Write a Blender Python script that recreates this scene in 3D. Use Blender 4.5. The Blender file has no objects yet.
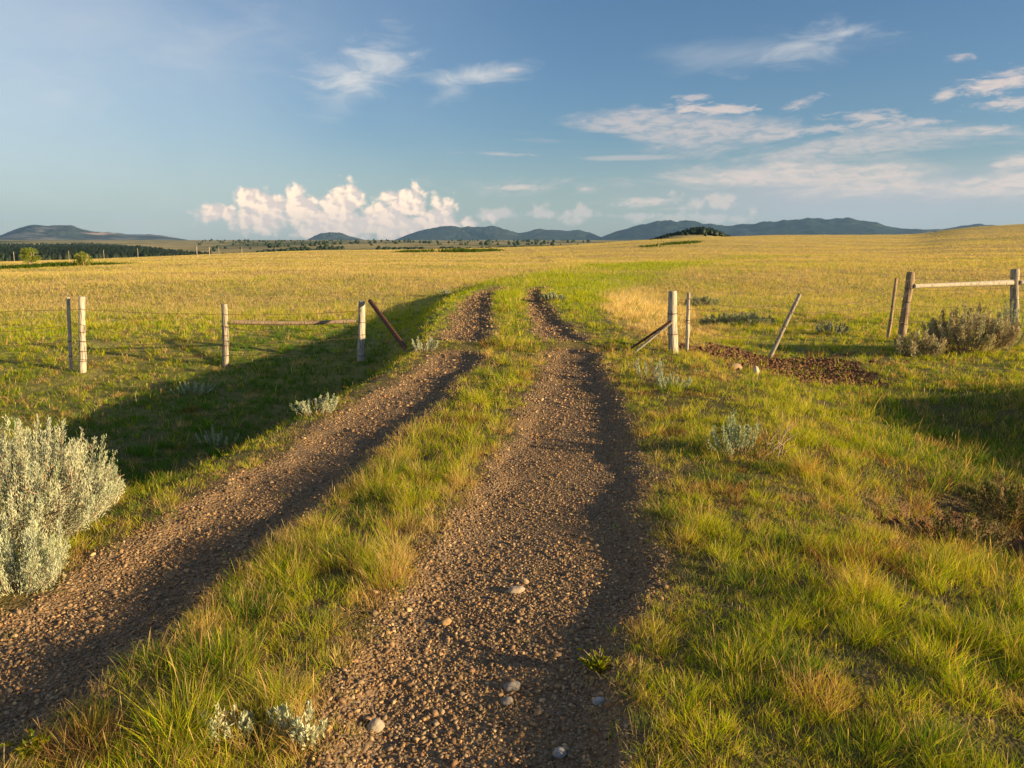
import bpy, math, random
import numpy as np
from mathutils import Vector

rng = np.random.default_rng(7)
random.seed(7)
R = math.radians
S = bpy.context.scene
COL = S.collection

# ------------------------------------------------------------------ camera, sky, sun, exposure
F_PX, EYE, PITCH = 800.0, 1.7, math.atan(0.18)
cam_d = bpy.data.cameras.new("camera")
cam_d.sensor_width = 36.0
cam_d.lens = F_PX / 1024 * 36.0
cam_d.clip_start, cam_d.clip_end = 0.05, 60000
cam = bpy.data.objects.new("camera", cam_d)
COL.objects.link(cam)
cam.location = (0, 0, EYE)
cam.rotation_euler = (math.pi / 2 - PITCH, 0, 0)
S.camera = cam

SUN_AZ, SUN_EL = R(110), R(10.4)         # clockwise from +Y
SKY_STRENGTH = 0.054
CLOUD_GAIN = 1.0
S.view_settings.view_transform = 'Standard'
S.view_settings.look = 'None'
S.view_settings.gamma = 1.0
S.view_settings.use_curve_mapping = False
S.view_settings.exposure = 1.36
S.render.engine = 'CYCLES'
cy = S.cycles
cy.max_bounces, cy.diffuse_bounces, cy.glossy_bounces = 5, 3, 2
cy.transmission_bounces, cy.transparent_max_bounces, cy.volume_bounces = 3, 4, 0
cy.use_denoising = True
cy.denoiser = 'OPENIMAGEDENOISE'
cy.denoising_input_passes = 'RGB_ALBEDO_NORMAL'
cy.denoising_prefilter = 'ACCURATE'
cy.use_adaptive_sampling = False
cy.sample_clamp_indirect = 6.0

sun_d = bpy.data.lights.new("sun", 'SUN')
sun_d.energy = 5.0
sun_d.color = (1.0, 0.74, 0.38)
sun_d.angle = R(0.6)
sun = bpy.data.objects.new("sun", sun_d)
COL.objects.link(sun)
sdir = Vector((math.sin(SUN_AZ) * math.cos(SUN_EL), math.cos(SUN_AZ) * math.cos(SUN_EL), math.sin(SUN_EL)))
sun.rotation_euler = sdir.to_track_quat('Z', 'Y').to_euler()


def px_dir(px, py):
    a, b = (px - 512) / F_PX, (384 - py) / F_PX
    c, s = math.cos(PITCH), math.sin(PITCH)
    v = Vector((a, c + b * s, -s + b * c))
    return v.normalized()


class NT:
    """small helper around a node tree"""
    def __init__(self, tree):
        self.t = tree
        self.N, self.L = tree.nodes, tree.links
        self.N.clear()

    def n(self, typ, **kw):
        nd = self.N.new(typ)
        for k, v in kw.items():
            setattr(nd, k, v)
        return nd

    def put(self, sock, v):
        if isinstance(v, bpy.types.NodeSocket):
            self.L.new(v, sock)
        elif v is not None:
            sock.default_value = v

    def math(self, op, a, b=None, c=None, clamp=False):
        nd = self.n('ShaderNodeMath', operation=op, use_clamp=clamp)
        self.put(nd.inputs[0], a)
        if b is not None: self.put(nd.inputs[1], b)
        if c is not None: self.put(nd.inputs[2], c)
        return nd.outputs[0]

    def sstep(self, v, lo, hi, a=0.0, b=1.0):
        nd = self.n('ShaderNodeMapRange', interpolation_type='SMOOTHSTEP')
        self.put(nd.inputs[0], v); self.put(nd.inputs[1], lo); self.put(nd.inputs[2], hi)
        self.put(nd.inputs[3], a); self.put(nd.inputs[4], b)
        return nd.outputs[0]

    def noise(self, vec, scale, detail=4, rough=0.55, dist=0.0):
        nd = self.n('ShaderNodeTexNoise')
        self.put(nd.inputs['Vector'], vec)
        nd.inputs['Scale'].default_value = scale
        nd.inputs['Detail'].default_value = detail
        nd.inputs['Roughness'].default_value = rough
        nd.inputs['Distortion'].default_value = dist
        return nd.outputs['Fac']

    def mix(self, f, a, b, blend='MIX'):
        nd = self.n('ShaderNodeMix', data_type='RGBA', blend_type=blend)
        self.put(nd.inputs[0], f); self.put(nd.inputs[6], a); self.put(nd.inputs[7], b)
        return nd.outputs[2]

    def vmath(self, op, a, b=None):
        nd = self.n('ShaderNodeVectorMath', operation=op)
        self.put(nd.inputs[0], a)
        if b is not None: self.put(nd.inputs[1], b)
        return nd.outputs[0]

    def mapping(self, vec, loc=(0, 0, 0), rot=(0, 0, 0), scale=(1, 1, 1), typ='POINT'):
        nd = self.n('ShaderNodeMapping', vector_type=typ)
        self.put(nd.inputs['Vector'], vec)
        nd.inputs['Location'].default_value = loc
        nd.inputs['Rotation'].default_value = rot
        nd.inputs['Scale'].default_value = scale
        return nd.outputs[0]


def sky_pt(px, py):
    d = px_dir(px, py)
    return (math.atan2(d.x, d.y) * 100, math.asin(d.z) * 100)


def build_world():
    w = bpy.data.worlds.new("World")
    S.world = w
    w.use_nodes = True
    t = NT(w.node_tree)
    out = t.n('ShaderNodeOutputWorld')
    bg = t.n('ShaderNodeBackground')
    t.L.new(bg.outputs[0], out.inputs[0])
    bg.inputs[1].default_value = SKY_STRENGTH
    sky = t.n('ShaderNodeTexSky', sky_type='NISHITA')
    sky.sun_disc = False
    sky.sun_elevation = SUN_EL
    sky.sun_rotation = SUN_AZ
    sky.air_density, sky.dust_density, sky.ozone_density = 1.0, 0.6, 2.2
    g = t.n('ShaderNodeTexCoord').outputs['Generated']
    sp = t.n('ShaderNodeSeparateXYZ')
    t.L.new(g, sp.inputs[0])
    az = t.math('MULTIPLY', t.math('ARCTAN2', sp.outputs[0], sp.outputs[1]), 100)
    el = t.math('MULTIPLY', t.math('ARCSINE', sp.outputs[2]), 100)
    cb = t.n('ShaderNodeCombineXYZ')
    t.L.new(az, cb.inputs[0]); t.L.new(el, cb.inputs[1])
    P = cb.outputs[0]
    col = t.mix(1.0, sky.outputs[0], (0.68, 0.83, 1.02, 1), 'MULTIPLY')
    # noises shared by the clouds: streaky ones (rotated, stretched) and puffy ones
    wis = t.noise(t.mapping(P, rot=(0, 0, R(-8)), scale=(0.35, 1.5, 1)), 0.16, 7, 0.6, 0.6)
    wisf = t.noise(t.mapping(P, loc=(31, 7, 0), rot=(0, 0, R(-24)), scale=(0.5, 1.5, 1)), 0.3, 7, 0.62, 0.8)
    def puffy(loc):
        q = t.mapping(P, loc=loc, scale=(1, 1.15, 1))
        wob = t.n('ShaderNodeTexNoise')
        t.L.new(q, wob.inputs['Vector']); wob.inputs['Scale'].default_value = 0.5; wob.inputs['Detail'].default_value = 4
        sc = t.n('ShaderNodeVectorMath', operation='MULTIPLY_ADD')
        t.L.new(wob.outputs['Color'], sc.inputs[0]); sc.inputs[1].default_value = (1.5, 1.5, 0); t.L.new(q, sc.inputs[2])
        acc = t.math('MULTIPLY', t.noise(q, 0.5, 6, 0.5), 0.50)
        for k, w_ in ((0.30, 0.50), (0.8, 0.24), (1.9, 0.09)):
            v = t.n('ShaderNodeTexVoronoi', voronoi_dimensions='2D')
            v.inputs['Scale'].default_value = k
            t.L.new(sc.outputs[0], v.inputs['Vector'])
            acc = t.math('ADD', acc, t.math('MULTIPLY', t.math('SUBTRACT', 0.72, v.outputs['Distance']), w_))
        return acc
    puf = puffy((3, 9, 0))
    puf2 = puffy((3 - 0.45, 9 - 0.35, 0))
    fin = t.noise(t.mapping(P, loc=(11, 4, 0), rot=(0, 0, R(-6)), scale=(0.45, 1.5, 1)), 0.95, 7, 0.62, 0.5)
    veil = t.noise(t.mapping(P, loc=(5, 2, 0), rot=(0, 0, R(12)), scale=(0.6, 1.0, 1)), 0.055, 5, 0.5, 0.5)

    def blob(px, py, hw, hh, ang, nz, k, gain, amp=2.0):
        """cloud patch centred in the direction of (px, py), half sizes in 1/8 degree-ish units"""
        cx, cyy = sky_pt(px, py)
        m = t.mapping(P, loc=(cx, cyy, 0), rot=(0, 0, R(ang)), scale=(hw / 8.0, hh / 8.0, 1), typ='TEXTURE')
        ln = t.n('ShaderNodeVectorMath', operation='LENGTH')
        t.L.new(m, ln.inputs[0])
        f = t.math('SUBTRACT', 1.0, ln.outputs['Value'])
        f = t.math('MULTIPLY_ADD', t.math('SUBTRACT', nz, 0.5), amp * 1.9, f)
        return t.sstep(f, 0.0, k, 0.0, gain)

    def over(col, a, c):
        return t.mix(t.math('MULTIPLY', a, CLOUD_GAIN), col, c)

    def union(ms):
        m = ms[0]
        for q in ms[1:]:
            m = t.math('MAXIMUM', m, q)
        return m

    K = 7.6
    white = (0.84 * K, 0.80 * K, 0.74 * K, 1)
    cream = (0.98 * K, 0.83 * K, 0.66 * K, 1)
    pink = (0.80 * K, 0.66 * K, 0.58 * K, 1)
    grey = (0.49 * K, 0.50 * K, 0.54 * K, 1)
    # broad thin veil on the left half of the sky and pale band low down
    vl = t.math('MULTIPLY', t.sstep(az, 10, -75), t.sstep(veil, 0.30, 0.62, 0.24, 0.55))
    col = over(col, vl, (0.72 * K, 0.76 * K, 0.76 * K, 1))
    low = t.sstep(el, 14, 0, 0.0, 0.38)
    col = over(col, low, (0.58 * K, 0.62 * K, 0.60 * K, 1))
    # lower right grey bank
    col = over(col, t.math('MULTIPLY', blob(930, 200, 380, 50, 0, veil, 0.9, 0.80, 0.8), t.sstep(el, 0.0, 1.5, 0.75, 1)), grey)
    # pink-white veils on the right
    col = over(col, t.math('MULTIPLY', union([
        blob(800, 176, 330, 17, 1, wis, 0.9, 0.62, 2.0),
        blob(930, 186, 210, 16, 2, wis, 0.9, 0.60, 2.0),
        blob(700, 133, 200, 18, -4, wis, 1.0, 0.46, 2.2),
        blob(850, 150, 160, 24, -4, wis, 1.0, 0.46, 2.4)]), t.sstep(fin, 0.30, 0.62, 0.45, 1.25)), pink)
    # high wisps
    col = over(col, union([
        blob(362, 70, 74, 33, 24, wisf, 1.59, 0.84, 1.20),
        blob(345, 95, 42, 24, 30, wisf, 1.74, 0.44, 0.96),
        blob(478, 76, 56, 13, 6, wisf, 1.45, 0.63, 1.28),
        blob(455, 90, 35, 14, 20, wisf, 1.45, 0.32, 0.96),
        blob(800, 46, 80, 20, 9, wisf, 1.74, 0.58, 1.44),
        blob(845, 33, 45, 9, 8, wisf, 1.45, 0.53, 1.12),
        blob(740, 55, 120, 18, 0, wis, 1.4, 0.22, 1.6),
        blob(215, 45, 100, 48, 20, wisf, 2.32, 0.34, 1.12),
        blob(50, 92, 85, 35, 5, wisf, 2.32, 0.34, 1.12),
        blob(80, 25, 90, 30, 5, wisf, 2.32, 0.23, 1.12)]), white)
    # small bright streaks
    col = over(col, union([
        blob(712, 109, 52, 6, -3, fin, 0.84, 0.78, 1.38),
        blob(690, 97, 20, 4, 0, fin, 0.84, 0.55, 1.38),
        blob(800, 104, 26, 5, 14, fin, 0.98, 0.55, 1.38),
        blob(868, 118, 38, 8, -2, fin, 1.12, 0.62, 1.84),
        blob(830, 128, 60, 6, 6, fin, 1.26, 0.5, 1.84),
        blob(920, 122, 26, 5, -6, fin, 0.98, 0.6, 1.38),
        blob(1000, 83, 44, 11, 4, fin, 1.12, 0.82, 1.72),
        blob(946, 94, 13, 7, 10, fin, 0.98, 0.78, 1.15),
        blob(1008, 104, 34, 6, 0, fin, 0.98, 0.7, 1.49),
        blob(988, 129, 22, 4, 3, fin, 0.98, 0.6, 1.38),
        blob(960, 58, 12, 4, 0, fin, 1.12, 0.55, 1.38),
        blob(1010, 75, 26, 5, 0, fin, 1.12, 0.6, 1.38),
        blob(1022, 160, 14, 10, 0, fin, 1.12, 0.7, 1.38),
        blob(1000, 165, 9, 4, 0, fin, 1.12, 0.6, 1.38),
        blob(1015, 183, 60, 7, 0, fin, 1.12, 0.62, 1.49),
        blob(519, 188, 34, 4, 0, fin, 0.84, 0.74, 1.03),
        blob(500, 154, 46, 2.6, -2, fin, 1.12, 0.45, 1.38),
        blob(513, 70, 12, 3, 0, fin, 1.12, 0.5, 1.15),
        blob(585, 189, 9, 3, 0, fin, 1.12, 0.5, 1.03),
        blob(645, 202, 46, 6, 2, fin, 0.98, 0.76, 1.49),
        blob(715, 200, 38, 11, 0, puf, 1.0, 0.62, 1.9),
        blob(620, 158, 60, 3.5, 0, wis, 0.8, 0.35, 1.4)]), pink)
    # low cumulus bank: union of rounded heaps, relief from the noise difference towards the sun
    heaps = [(222, 213, 24, 11), (262, 205, 30, 18), (300, 207, 34, 19), (340, 203, 34, 21), (372, 214, 26, 15),
             (408, 206, 28, 20), (443, 209, 22, 13), (430, 222, 60, 15), (350, 224, 120, 20), (260, 219, 44, 10), (305, 216, 60, 16), (385, 218, 50, 16)]
    cm = union([blob(a, b, c, d, 0, puf, 0.5, 1.0, 0.85) for a, b, c, d in heaps])
    rel = t.sstep(t.math('SUBTRACT', puf, puf2), -0.10, 0.10)
    lit = t.mix(rel, (0.84 * K, 0.68 * K, 0.59 * K, 1), (1.36 * K, 1.02 * K, 0.73 * K, 1))
    lit = t.mix(t.sstep(el, 5.0, 1.0, 0.0, 0.65), lit, (0.80 * K, 0.65 * K, 0.56 * K, 1))
    cm = t.math('MULTIPLY', cm, t.sstep(el, -0.5, 2.5, 0.7, 1.0))
    col = over(col, cm, lit)
    tail = union([blob(490, 215, 48, 7, 0, puf, 0.8, 0.62, 1.6), blob(560, 214, 52, 8, 0, puf, 0.8, 0.60, 1.8),
                  blob(620, 216, 60, 5, 0, puf, 0.8, 0.5, 1.6), blob(700, 218, 60, 5, 0, puf, 0.9, 0.4, 1.6)])
    col = over(col, tail, pink)
    t.L.new(col, bg.inputs[0])


build_world()

# ------------------------------------------------------------------ numeric noise
def _hash(ix, iy, seed):
    h = (ix.astype(np.int64) * 374761393 + iy.astype(np.int64) * 668265263 + seed * 1442695041) & 0xFFFFFFFF
    h = ((h ^ (h >> 13)) * 1274126177) & 0xFFFFFFFF
    return ((h ^ (h >> 16)) & 0xFFFF) / 65535.0


def vnoise(x, y, seed=0):
    xi, yi = np.floor(x), np.floor(y)
    fx, fy = x - xi, y - yi
    fx, fy = fx * fx * (3 - 2 * fx), fy * fy * (3 - 2 * fy)
    a, b = _hash(xi, yi, seed), _hash(xi + 1, yi, seed)
    c, d = _hash(xi, yi + 1, seed), _hash(xi + 1, yi + 1, seed)
    return (a * (1 - fx) + b * fx) * (1 - fy) + (c * (1 - fx) + d * fx) * fy


def fbm(x, y, seed=0, oct=4, gain=0.5):
    s, a, tot = 0, 1.0, 0
    for k in range(oct):
        s = s + a * vnoise(x * 2 ** k + 17.3 * k, y * 2 ** k - 9.1 * k, seed + k)
        tot += a
        a *= gain
    return s / tot


def ss(x, a, b):
    t = np.clip((x - a) / (b - a), 0, 1)
    return t * t * (3 - 2 * t)


# ------------------------------------------------------------------ the two wheel tracks, laid out on the ground
def road_pts(pts):
    out = []
    for px, py in pts:
        d = px_dir(px, py)
        k = (EYE + 0.03) / -d.z
        out.append((d.y * k, d.x * k))
    out.sort()
    return np.array(out)


LL = road_pts([(-330, 800), (-240, 760), (-60, 660), (23, 606), (98, 560), (176, 516), (230, 488), (273, 461), (325, 430), (378, 397), (418, 372), (442, 350), (447, 335), (456, 315), (466, 301), (478, 293)])
LR = road_pts([(-30, 800), (20, 760), (95, 700), (168, 641), (219, 592), (289, 536), (363, 473), (400, 440), (440, 402), (470, 375), (484, 350), (490, 335), (492, 315), (492, 301), (495, 293)])
RL = road_pts([(285, 800), (302, 760), (337, 687), (376, 652), (434, 550), (470, 505), (497, 468), (514, 440), (532, 400), (542, 372), (545, 350), (538, 335), (530, 318), (525, 305), (525, 295), (530, 289)])
RR = road_pts([(634, 800), (636, 760), (636, 715), (640, 640), (646, 590), (645, 520), (640, 457), (624, 410), (607, 372), (592, 350), (578, 335), (560, 318), (547, 305), (543, 295), (546, 288)])


def edge(tab, y):
    yy = np.clip(y, 1.2, 60)
    v = np.interp(yy, tab[:, 0], tab[:, 1])
    lo = tab[0, 1] + (yy - tab[0, 0]) * (tab[2, 1] - tab[0, 1]) / (tab[2, 0] - tab[0, 0])
    hi = tab[-1, 1] + (yy - tab[-1, 0]) * 0.16
    return np.where(yy < tab[0, 0], lo, np.where(yy > tab[-1, 0], hi, v))


def track_in(x, y):
    """how far inside a wheel track (m, negative outside), with a wavering edge"""
    wob = (fbm(x * 1.6, y * 1.6, 5, 3) - 0.5) * 0.34 + (vnoise(x * 9, y * 9, 8) - 0.5) * 0.10
    a = np.minimum(x - edge(LL, y), edge(LR, y) - x)
    b = np.minimum(x - edge(RL, y), edge(RR, y) - x)
    t = np.maximum(a, b) + wob
    t = t - 3 * ss(y, 29, 33)
    bar = np.exp(-((y - 12.75 - 0.25 * (vnoise(x * 2, y * 0, 3) - 0.5)) / 0.36) ** 2)
    return t - bar * (0.75 + 0.3 * (vnoise(x * 3, y * 3, 41) - .5))


def road_axis(y):
    return np.interp(y, [0, 3, 6, 12, 18, 24, 30, 39, 54, 70, 110], [-.9, -.75, -.4, -.1, .1, .25, .6, 3.6, 8.8, 17, 50])


ROW = [(-600, -20), (-200, -18), (0, -18.5), (60, -17.5), (100, -17), (200, -14), (300, -10.5), (400, -9.5), (480, -8), (560, -6), (600, -3), (660, 1.5), (700, 3), (768, 4.5), (850, 4.5), (905, 4.5), (925, 6), (940, 9), (983, 11.5), (1024, 13.5), (1300, 18), (1700, 15)]
RCOL = np.array([math.atan((c - 512) / F_PX) for c, _ in ROW])
RELV = np.array([e / F_PX for _, e in ROW])
_rc = np.linspace(RCOL[0], RCOL[-1], 1200)
_re = np.interp(_rc, RCOL, RELV)
_k = np.hanning(41)
RELV = np.convolve(np.pad(_re, 20, 'edge'), _k / _k.sum(), 'valid')
RCOL = _rc


def terrain(x, y):
    r = np.hypot(x, y)
    az = np.arctan2(x, np.maximum(y, 1e-3)) * (y > 0) + np.where(y <= 0, np.sign(x) * 1.57, 0)
    xa = x - road_axis(np.clip(y, 0, 110))
    # bed and verges
    z = np.zeros_like(r)
    dl = edge(LL, y) - x                                      # distance left of the left track
    dropL = 0.86 * ss(y, 4.6, 7.0) * (1 - 0.55 * ss(y, 13.5, 19)) * (1 - ss(y, 26, 36)) + 0.12
    z = z - dropL * ss(dl, 0.30, 1.55)
    dr = x - edge(RR, y)
    dropR = (0.30 + 0.14 * ss(y, 4, 12)) * (1 - ss(y, 30, 45))
    z = z - dropR * ss(dr, 0.9, 4.2)
    # low bank beyond the right-hand hollow
    z = z + 0.50 * ss(dr, 3.6, 5.6) * ss(y, 1, 4) * (1 - ss(y, 8.5, 12)) * (0.55 + 0.9 * fbm(x / 1.3, y / 1.3, 401, 3))
    # eroded hollow close by on the right
    hx, hy = 3.35, 5.0
    hd = np.hypot((x - hx) / 0.85, (y - hy) / 0.65)
    z = z - 0.32 * np.exp(-hd ** 2) * (0.6 + 0.8 * vnoise(x * 4, y * 4, 71))
    # dirt wallow by the right fence
    wd = np.hypot((x - 4.5) / 1.6, (y - 13.0) / 1.2)
    z = z - 0.08 * np.exp(-wd ** 2)
    off = ss(np.minimum(np.abs(dl), 9) , 0, 0.1)
    big = ss(np.abs(xa), 2.5, 8)
    z = z + big * 0.30 * (fbm(x / 7, y / 7, 11, 3) - 0.5) * ss(r, 5, 14)
    far = ss(r, 28, 110)
    z = z + far * 1.6 * (fbm(x / 38, y / 38, 21, 3) - 0.5) + ss(r, 80, 200) * 2.2 * (fbm(x / 110, y / 110, 27, 3) - 0.5)
    # track cross section
    ti = track_in(x, y)
    z = z - 0.055 * ss(ti, -0.05, 0.22)
    z = z + 0.085 * np.exp(-((y - 12.75) / 0.26) ** 2) * (1 - ss(np.abs(x - 0.1), 1.6, 2.4))
    near = 1 - ss(r, 14, 40)
    z = z + near * (0.035 * (fbm(x * 1.5, y * 1.5, 31, 3) - 0.5) + 0.02 * (fbm(x * 9, y * 9, 35, 2) - 0.5) * (1 - 0.6 * ss(ti, 0, .1)))
    # rise or fall to the field's far edge, then the plain far below it
    relv = np.interp(az, RCOL, RELV)
    rr = 240 + 140 * ss(az, -0.2, 0.5)
    zr = EYE + relv * rr
    t = np.clip((r - 42) / (rr - 42), 0, 1)
    zz = z * (1 - t * (0.97 - 0.40 * ss(az, 0.0, 0.3))) + (zr) * t ** 1.35 - 0.3 * t * (1 - t)
    behind = np.where(y < 0, 1.0, 0.0)
    s = ss(r, rr, rr + 160)
    lf = ss(-az, 0.22, 0.40)
    plain = -9 - 9 * lf + (8.5 + 9 * lf) * ss(r, 600 + 1500 * lf, 3800) + 22 * (1 - lf * .6) * ss(r, 1500, 6000) * (fbm(x / 1500, y / 1500, 51, 4) - 0.5) \
        + 4 * ss(r, 500, 900) * (fbm(x / 350, y / 350, 57, 3) - 0.5)
    plain = plain * (1 - ss(r, 6500, 9500)) + 0.0
    plain = np.where(az > 0.25, np.minimum(plain, 2.0), plain)
    out = np.where(r < rr, zz, zz * (1 - s) + plain * s)
    hz = 5.4 - 3 * ((az - 0.221) / 0.045) ** 2 - 3 * ((r - 500) / 50) ** 2
    out = np.where((r > rr) & (r < 800), np.maximum(out, hz), out)
    return np.where(y < 0, z * (1 - ss(r, 60, 300)), out)


def H(x, y):
    return float(terrain(np.array([float(x)]), np.array([float(y)]))[0])


def ground_hit(px, py, rmax=600):
    d = px_dir(px, py)
    k = 1.0
    while k < rmax:
        p = d * k
        if EYE + p.z < H(p.x, p.y):
            lo, hi = k / 1.01, k
            for _ in range(14):
                m = (lo + hi) / 2
                q = d * m
                if EYE + q.z < H(q.x, q.y): hi = m
                else: lo = m
            q = d * hi
            return Vector((q.x, q.y, H(q.x, q.y)))
        k *= 1.01
    p = d * rmax
    return Vector((p.x, p.y, H(p.x, p.y)))


# ------------------------------------------------------------------ zones: bare soil and how green the grass is
def dirt_mask(x, y):
    n = (fbm(x * 1.3, y * 1.3, 61, 4) - 0.5)
    a = 1.10 - np.hypot((x - 4.45) / 1.95, (y - 13.1) / 1.65) + 1.6 * n
    b = 0.85 - np.hypot((x - 3.35) / 0.80, (y - 5.0) / 0.70) + 2.6 * n
    return np.maximum(ss(a, 0, 0.25), ss(b, 0.0, 0.35) * 0.9)


def greenness(x, y):
    r = np.hypot(x, y)
    xa = np.abs(x - road_axis(np.clip(y, 0, 110)))
    g = 0.95 - 0.74 * ss(y, 13, 31) - 0.12 * ss(y, 30, 80)
    g = g + 0.62 * (1 - ss(xa, 2.5, 4.6)) * ss(y, 12, 26) * (1 - ss(y, 60, 90))
    g = g + 0.18 * ss(x, 2.6, 4.5) * (1 - ss(y, 7, 14))
    g = g + 0.55 * (fbm(x / 4 + 3, y / 4, 81, 4) - 0.5) + 0.35 * (fbm(x * 1.1, y * 1.1, 85, 3) - 0.5)
    g = g + ss(r, 18, 45) * 1.0 * (fbm(x / 45 + 9, y / 9, 87, 4) - 0.50)
    # dry golden stand right of the road beyond the gate
    d = np.hypot((x - (3.1 + 0.13 * (y - 16))) / 1.35, (y - 23) / 9.5)
    g = g - 1.5 * (1 - ss(d + .7 * (fbm(x * .8, y * .4, 77, 3) - .5), 0.45, 1.45))
    ti = track_in(x, y)
    g = g - 0.8 * np.exp(-(np.hypot((x - 3.3) / 1.1, (y - 5.0) / 1.0)) ** 2)
    g = g - 0.55 * ss(ti, -0.42, 0.0) * (1 - ss(y, 14, 30) * .6)
    return np.clip(g, 0, 1)


# ------------------------------------------------------------------ mesh helpers
def np_mesh(name, V, Fs, mat, cols=None, attrs=None, smooth=False, parent=None, loc=None):
    """V (n,3); Fs list of (m,k) index arrays"""
    me = bpy.data.meshes.new(name)
    V = np.ascontiguousarray(V, dtype=np.float32)
    me.vertices.add(len(V))
    me.vertices.foreach_set('co', V.ravel())
    loops = np.concatenate([f.ravel() for f in Fs]).astype(np.int32)
    starts, tot = [], 0
    for f in Fs:
        starts.append(np.arange(len(f), dtype=np.int32) * f.shape[1] + tot)
        tot += f.size
    starts = np.concatenate(starts)
    me.loops.add(len(loops))
    me.loops.foreach_set('vertex_index', loops)
    me.polygons.add(len(starts))
    me.polygons.foreach_set('loop_start', starts)
    if smooth:
        me.polygons.foreach_set('use_smooth', np.ones(len(starts), dtype=bool))
    me.update(calc_edges=True)
    if cols is not None:
        a = me.color_attributes.new('Col', 'FLOAT_COLOR', 'POINT')
        c = np.ones((len(V), 4), dtype=np.float32)
        c[:, :3] = cols
        a.data.foreach_set('color', c.ravel())
    if attrs is not None:
        a = me.color_attributes.new('Mask', 'FLOAT_COLOR', 'POINT')
        c = np.ones((len(V), 4), dtype=np.float32)
        c[:, :3] = attrs
        a.data.foreach_set('color', c.ravel())
    if mat: me.materials.append(mat)
    o = bpy.data.objects.new(name, me)
    COL.objects.link(o)
    if parent: o.parent = parent
    if loc is not None: o.location = loc
    return o


def tag(o, label=None, cat=None, group=None, kind=None):
    if label: o['label'] = label
    if cat: o['category'] = cat
    if group: o['group'] = group
    if kind: o['kind'] = kind
    return o


def empty(name, loc, label, cat, group=None):
    o = bpy.data.objects.new(name, None)
    o.empty_display_size = 0.1
    COL.objects.link(o)
    o.location = loc
    return tag(o, label, cat, group)


class MB:
    def __init__(self):
        self.V, self.F, self.n = [], {3: [], 4: []}, 0

    def add(self, V, F):
        F = np.asarray(F)
        self.V.append(np.asarray(V, dtype=float)); self.F[F.shape[1]].append(F + self.n)
        self.n += len(V)

    def tube(self, pts, rad, seg=10, cap=True, rough=0.0, seed=0, squash=1.0):
        pts = np.asarray(pts, dtype=float)
        n = len(pts)
        rad = np.broadcast_to(np.asarray(rad, dtype=float), (n,))
        d = np.gradient(pts, axis=0)
        d /= np.linalg.norm(d, axis=1)[:, None] + 1e-9
        ref = np.array([0, 0, 1.0]) if abs(d[0, 2]) < 0.8 else np.array([1.0, 0, 0])
        u = np.cross(d, ref); u /= np.linalg.norm(u, axis=1)[:, None]
        v = np.cross(d, u)
        a = np.arange(seg) / seg * 2 * np.pi
        rr = rad[:, None] * np.ones((1, seg))
        if rough:
            g = vnoise(np.arange(seg)[None, :] * 0.9 + seed * 7.0 + np.zeros((n, 1)), np.arange(n)[:, None] * 0.16 + 0 * a[None], seed)
            h = vnoise(np.arange(seg)[None, :] * 0.4 + np.zeros((n, 1)), np.arange(n)[:, None] * 0.5 + 0 * a[None], seed + 3)
            g[:, -1] = g[:, 0]
            rr = rr * (1 + rough * (g - 0.5) * 2 + rough * 0.6 * (h - 0.5))
        P = pts[:, None, :] + rr[..., None] * (np.cos(a)[None, :, None] * u[:, None, :] + squash * np.sin(a)[None, :, None] * v[:, None, :])
        V = P.reshape(-1, 3)
        i = np.arange(n - 1)[:, None] * seg
        j = np.arange(seg)[None, :]
        k = (j + 1) % seg
        F = np.stack([i + j, i + k, i + seg + k, i + seg + j], -1).reshape(-1, 4)
        self.add(V, F)
        if cap:
            for base, p, flip in ((0, pts[0] - d[0] * rad[0] * .08, False), ((n - 1) * seg, pts[-1] + d[-1] * rad[-1] * .08, True)):
                ring = V[base:base + seg]
                f = np.stack([np.full(seg, seg), np.arange(seg), (np.arange(seg) + 1) % seg], -1)
                if flip: f = f[:, [0, 2, 1]]
                f = f[:, [0, 2, 1]]
                self.add(np.vstack([ring, p]), f)
        return self

    def build(self, name, mat, parent=None, loc=None, smooth=False, cols=None):
        Fs = [np.vstack(f) for f in self.F.values() if f]
        return np_mesh(name, np.vstack(self.V), Fs, mat, smooth=smooth, parent=parent, loc=loc, cols=cols)


# ------------------------------------------------------------------ materials
def mat(name):
    m = bpy.data.materials.new(name)
    m.use_nodes = True
    t = NT(m.node_tree)
    out = t.n('ShaderNodeOutputMaterial')
    return m, t, out


def pbsdf(t, col, rough=0.8, spec=0.3, normal=None, metal=0.0):
    b = t.n('ShaderNodeBsdfPrincipled')
    t.put(b.inputs['Base Color'], col)
    t.put(b.inputs['Roughness'], rough)
    t.put(b.inputs['Specular IOR Level'], spec)
    t.put(b.inputs['Metallic'], metal)
    if normal is not None: t.L.new(normal, b.inputs['Normal'])
    return b.outputs[0]


def bump(t, h, strength=0.5, dist=0.02):
    b = t.n('ShaderNodeBump')
    b.inputs['Strength'].default_value = strength
    b.inputs['Distance'].default_value = dist
    t.L.new(h, b.inputs['Height'])
    return b.outputs[0]


def attr(t, name='Col'):
    a = t.n('ShaderNodeAttribute')
    a.attribute_name = name
    return a


def mat_leaf(name, trans=0.4, rough=0.55, spec=0.25, sat=(1.15, 1.1, 0.6)):
    m, t, out = mat(name)
    c = attr(t).outputs['Color']
    p = pbsdf(t, c, rough, spec)
    tr = t.n('ShaderNodeBsdfTranslucent')
    t.L.new(t.mix(1.0, c, (*sat, 1), 'MULTIPLY'), tr.inputs[0])
    mx = t.n('ShaderNodeMixShader')
    mx.inputs[0].default_value = trans
    t.L.new(p, mx.inputs[1]); t.L.new(tr.outputs[0], mx.inputs[2])
    t.L.new(mx.outputs[0], out.inputs[0])
    return m


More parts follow.
